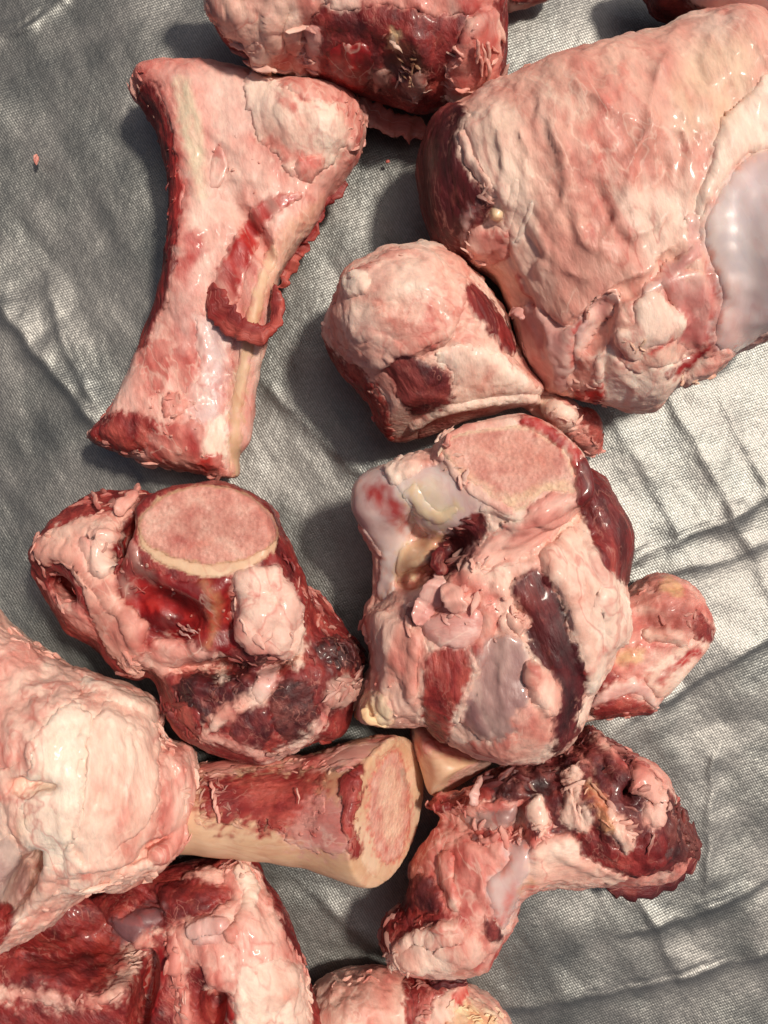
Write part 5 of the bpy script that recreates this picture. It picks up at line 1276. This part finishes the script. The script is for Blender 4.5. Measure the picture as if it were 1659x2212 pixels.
K_.pad('meat_fringe', 'meat', poly=[(905,1728),(950,1720),(1010,1720),(1040,1700),(1060,1720),(1000,1740),(940,1745)], h=6, w=8, rag=6, bias=0.1)
K_.pad('cartilage', 'cart', poly=[(1095,1815),(1130,1818),(1144,1868),(1128,1918),(1090,2008),(1066,1970),(1052,1905),(1098,1870)], h=9, w=12, rag=3, bias=-0.15)
K_.paint((214,96,84), stroke=[(1110,1905,10),(1095,1950,14),(1085,1990,12)], soft=18, strength=0.7, only=('cartilage',))
K_.pad('meat_rim', 'blood', stroke=[(1040,1800,9),(1065,1808,10),(1110,1805,8)], h=8, w=8, rag=6, bias=0.1)
K_.pad('meat_side', 'meatdark', poly=[(886,1905),(920,1895),(945,1920),(950,1965),(900,1985),(850,1990),(862,1958)], h=5, w=10, rag=7, bias=0.05)
K_.pad('meat_side', 'meat', poly=[(832,1985),(880,1975),(950,1970),(985,1990),(960,2020),(890,2030),(835,2060)], h=6, w=10, rag=8, bias=0.12)
K_.pad('fat_foot', 'fat', poly=[(890,2020),(990,1978),(1010,2010),(1042,2040),(1036,2085),(930,2100),(878,2100),(845,2076),(850,2045)], h=13, w=11, rag=6, bias=-0.02)
K_.pad('fat_fold', 'fat', stroke=[(960,1850,10),(965,1900,11),(985,1960,10)], h=9, w=9, rag=5, bias=0.0)
K_.pad('blood_spot', 'meatdark', poly=[(1052,1985),(1070,1995),(1080,2025),(1060,2030),(1050,2010)], h=4, w=6, rag=3)
K_.done('bone')
K_.shreds('dried', [[(1060,1690,24),(1230,1640,28)], [(1280,1590,24),(1420,1710,24)], [(1440,1740,24),(1480,1830,20)]], 150, size=9, length=18, bias=0.25)
K_.shreds('fatpink', [[(930,1740,12),(1040,1740,14)], [(1040,1800,20),(1110,1810,14)], [(1220,1680,26),(1380,1800,30)], [(840,2050,14),(900,2090,14)], [(1130,1780,16),(1180,1800,16)]], 130, size=8, length=18)
K_.shreds('meat', [[(910,1735,10),(1000,1725,10)], [(840,1990,14),(940,2000,20)]], 50, size=7, length=18, bias=0.2)
K_.strip('meat_flap', 'meatdark', [(1300,1906,85,16),(1365,1908,85,36),(1425,1890,85,42),(1474,1858,88,32),(1490,1828,92,12)], thick=14, zabs=True, wob=3, bias=0.2)
K_.strip('meat_shred', 'meat', [(1098,1990,85,11),(1114,1965,80,12),(1118,1938,84,6)], thick=5, zabs=True)
K_.strip('fat_shred', 'film', [(1020,1740,6,12),(1030,1705,18,9),(1040,1675,26,4)], thick=5, bias=0.2)
K_.strip('fat_curl', 'fatpink', [(1035,1800,4,5),(1045,1815,10,6),(1065,1812,12,6),(1075,1795,8,5)], thick=5, bias=-0.1)
K_.strip('meat_shred', 'dried', [(1470,1770,90,10),(1495,1800,90,9),(1510,1816,84,3)], thick=6, zabs=True, bias=0.3)

K_.shreds('fatpink', [[(840,2000,16),(860,2090,16)], [(1040,1800,24),(1110,1810,20)], [(1230,1690,30),(1380,1790,36)]], 50, size=14, length=28, thick=2.5, spread=2.5)
K_.shreds('meatdark', [[(1240,1600,20),(1400,1690,24)], [(1440,1740,24),(1490,1830,20)], [(1050,1690,20),(1180,1660,20)]], 60, size=14, length=30, thick=2.5, spread=2.5, bias=0.25)

# ------------------------------------------------------------------ L: small sawn bone piece between the two sawn joints
L_ = Piece('bone_chunk', 'small peach-coloured sawn bone chunk wedged between the oval sawn shaft and the bent knuckle', 'bone', 0, 109, 'bone',
  solids=[('p', [(890,1560),(960,1585),(1062,1636),(1056,1665),(995,1708),(962,1722),(928,1716),(908,1655)], 100, 95, 50)], cuts=[(985,1690,110,(0.45,-0.75,0.5))], k=20, low=4)
L_.pad('cut_face', 'cut', poly=[(962,1718),(968,1690),(1000,1660),(1056,1640),(1056,1668),(998,1706)], h=2, w=6, rag=3, bias=0.25, follow=0)
L_.pad('periosteum', 'fatpink', poly=[(890,1560),(960,1585),(1050,1632),(1000,1640),(940,1620),(900,1640)], h=4, w=9, rag=7)
L_.done('bone')

# ------------------------------------------------------------------ M: fatty piece at the bottom edge
M_ = Piece('fatty_joint', 'pale fatty joint with yellow fat and a band of red meat below the bent knuckle', 'meat bone', 0, 113, 'fat',
  solids=[('p', [(655,2300),(664,2160),(700,2122),(770,2098),(840,2094),(882,2108),(912,2098),(1005,2100),(1000,2128),(1042,2150),(1082,2192),(1115,2300)], 80, 80, 60), ('e', 770,2190,100, 90,80,80, 0), ('e', 1010,2220,90, 80,60,80, 0)], k=26, low=8, dirv=(0.3,-1,0), st=2)
M_.paint((150,100,90), poly=[(660,2160),(760,2100),(840,2100),(820,2160),(720,2212)], soft=30, strength=0.35)
M_.pad('meat_band', 'meat', poly=[(882,2105),(915,2095),(1005,2098),(1000,2125),(960,2135),(930,2165),(905,2212),(880,2230),(876,2150)], h=5, w=9, rag=7, bias=0.08, dirv=(0.2,-1,0), st=3)
M_.pad('yellow_fat', 'fatyellow', poly=[(960,2240),(985,2180),(1030,2160),(1080,2195),(1110,2290),(960,2290)], h=9, w=10, rag=8, bias=0.22)
M_.pad('fat_strip', 'fatpink', stroke=[(930,2150,9),(920,2190,10),(905,2230,9)], h=8, w=8, rag=5, bias=0.0)
M_.pad('fat_strip', 'blood', poly=[(985,2130),(1008,2125),(1010,2160),(985,2170)], h=5, w=7, rag=4, bias=0.2)
M_.done('fat')
M_.shreds('fatyellow', [[(980,2190,20),(1070,2200,16)]], 40, size=9, length=18, bias=0.2)
M_.shreds('fatpink', [[(680,2150,14),(800,2110,14)], [(900,2130,16),(920,2200,16)]], 40, size=8, length=16)
for i in range(4):
    M_.strip('meat_shred', 'meatdark', [(920 + i * 4, 2108 + i * 7, 3, 7), (965 + i * 3, 2104 + i * 8, 8, 7), (1005 + i * 2, 2100 + i * 8, 4, 3)], thick=4)

# ------------------------------------------------------------------ crumbs lying on the tarp
for i, (pts, lab) in enumerate([
    ([(73,328),(80,326),(85,338),(86,358),(80,364),(73,358),(70,342)], 'lone pink fat crumb on bare tarp left of the shin bone'),
    ([(830,346),(842,342),(846,352),(838,358),(831,355)], 'tiny pink crumb in the gap between the shin bone and dark muscle')]):
    cr = Piece('fat_crumb', lab, 'fat scrap', 0, 120 + i, 'fatpink', solids=[('p', pts, 9, 8, 6)], k=5, low=1.5, g=2.5)
    cr.done('crumb')
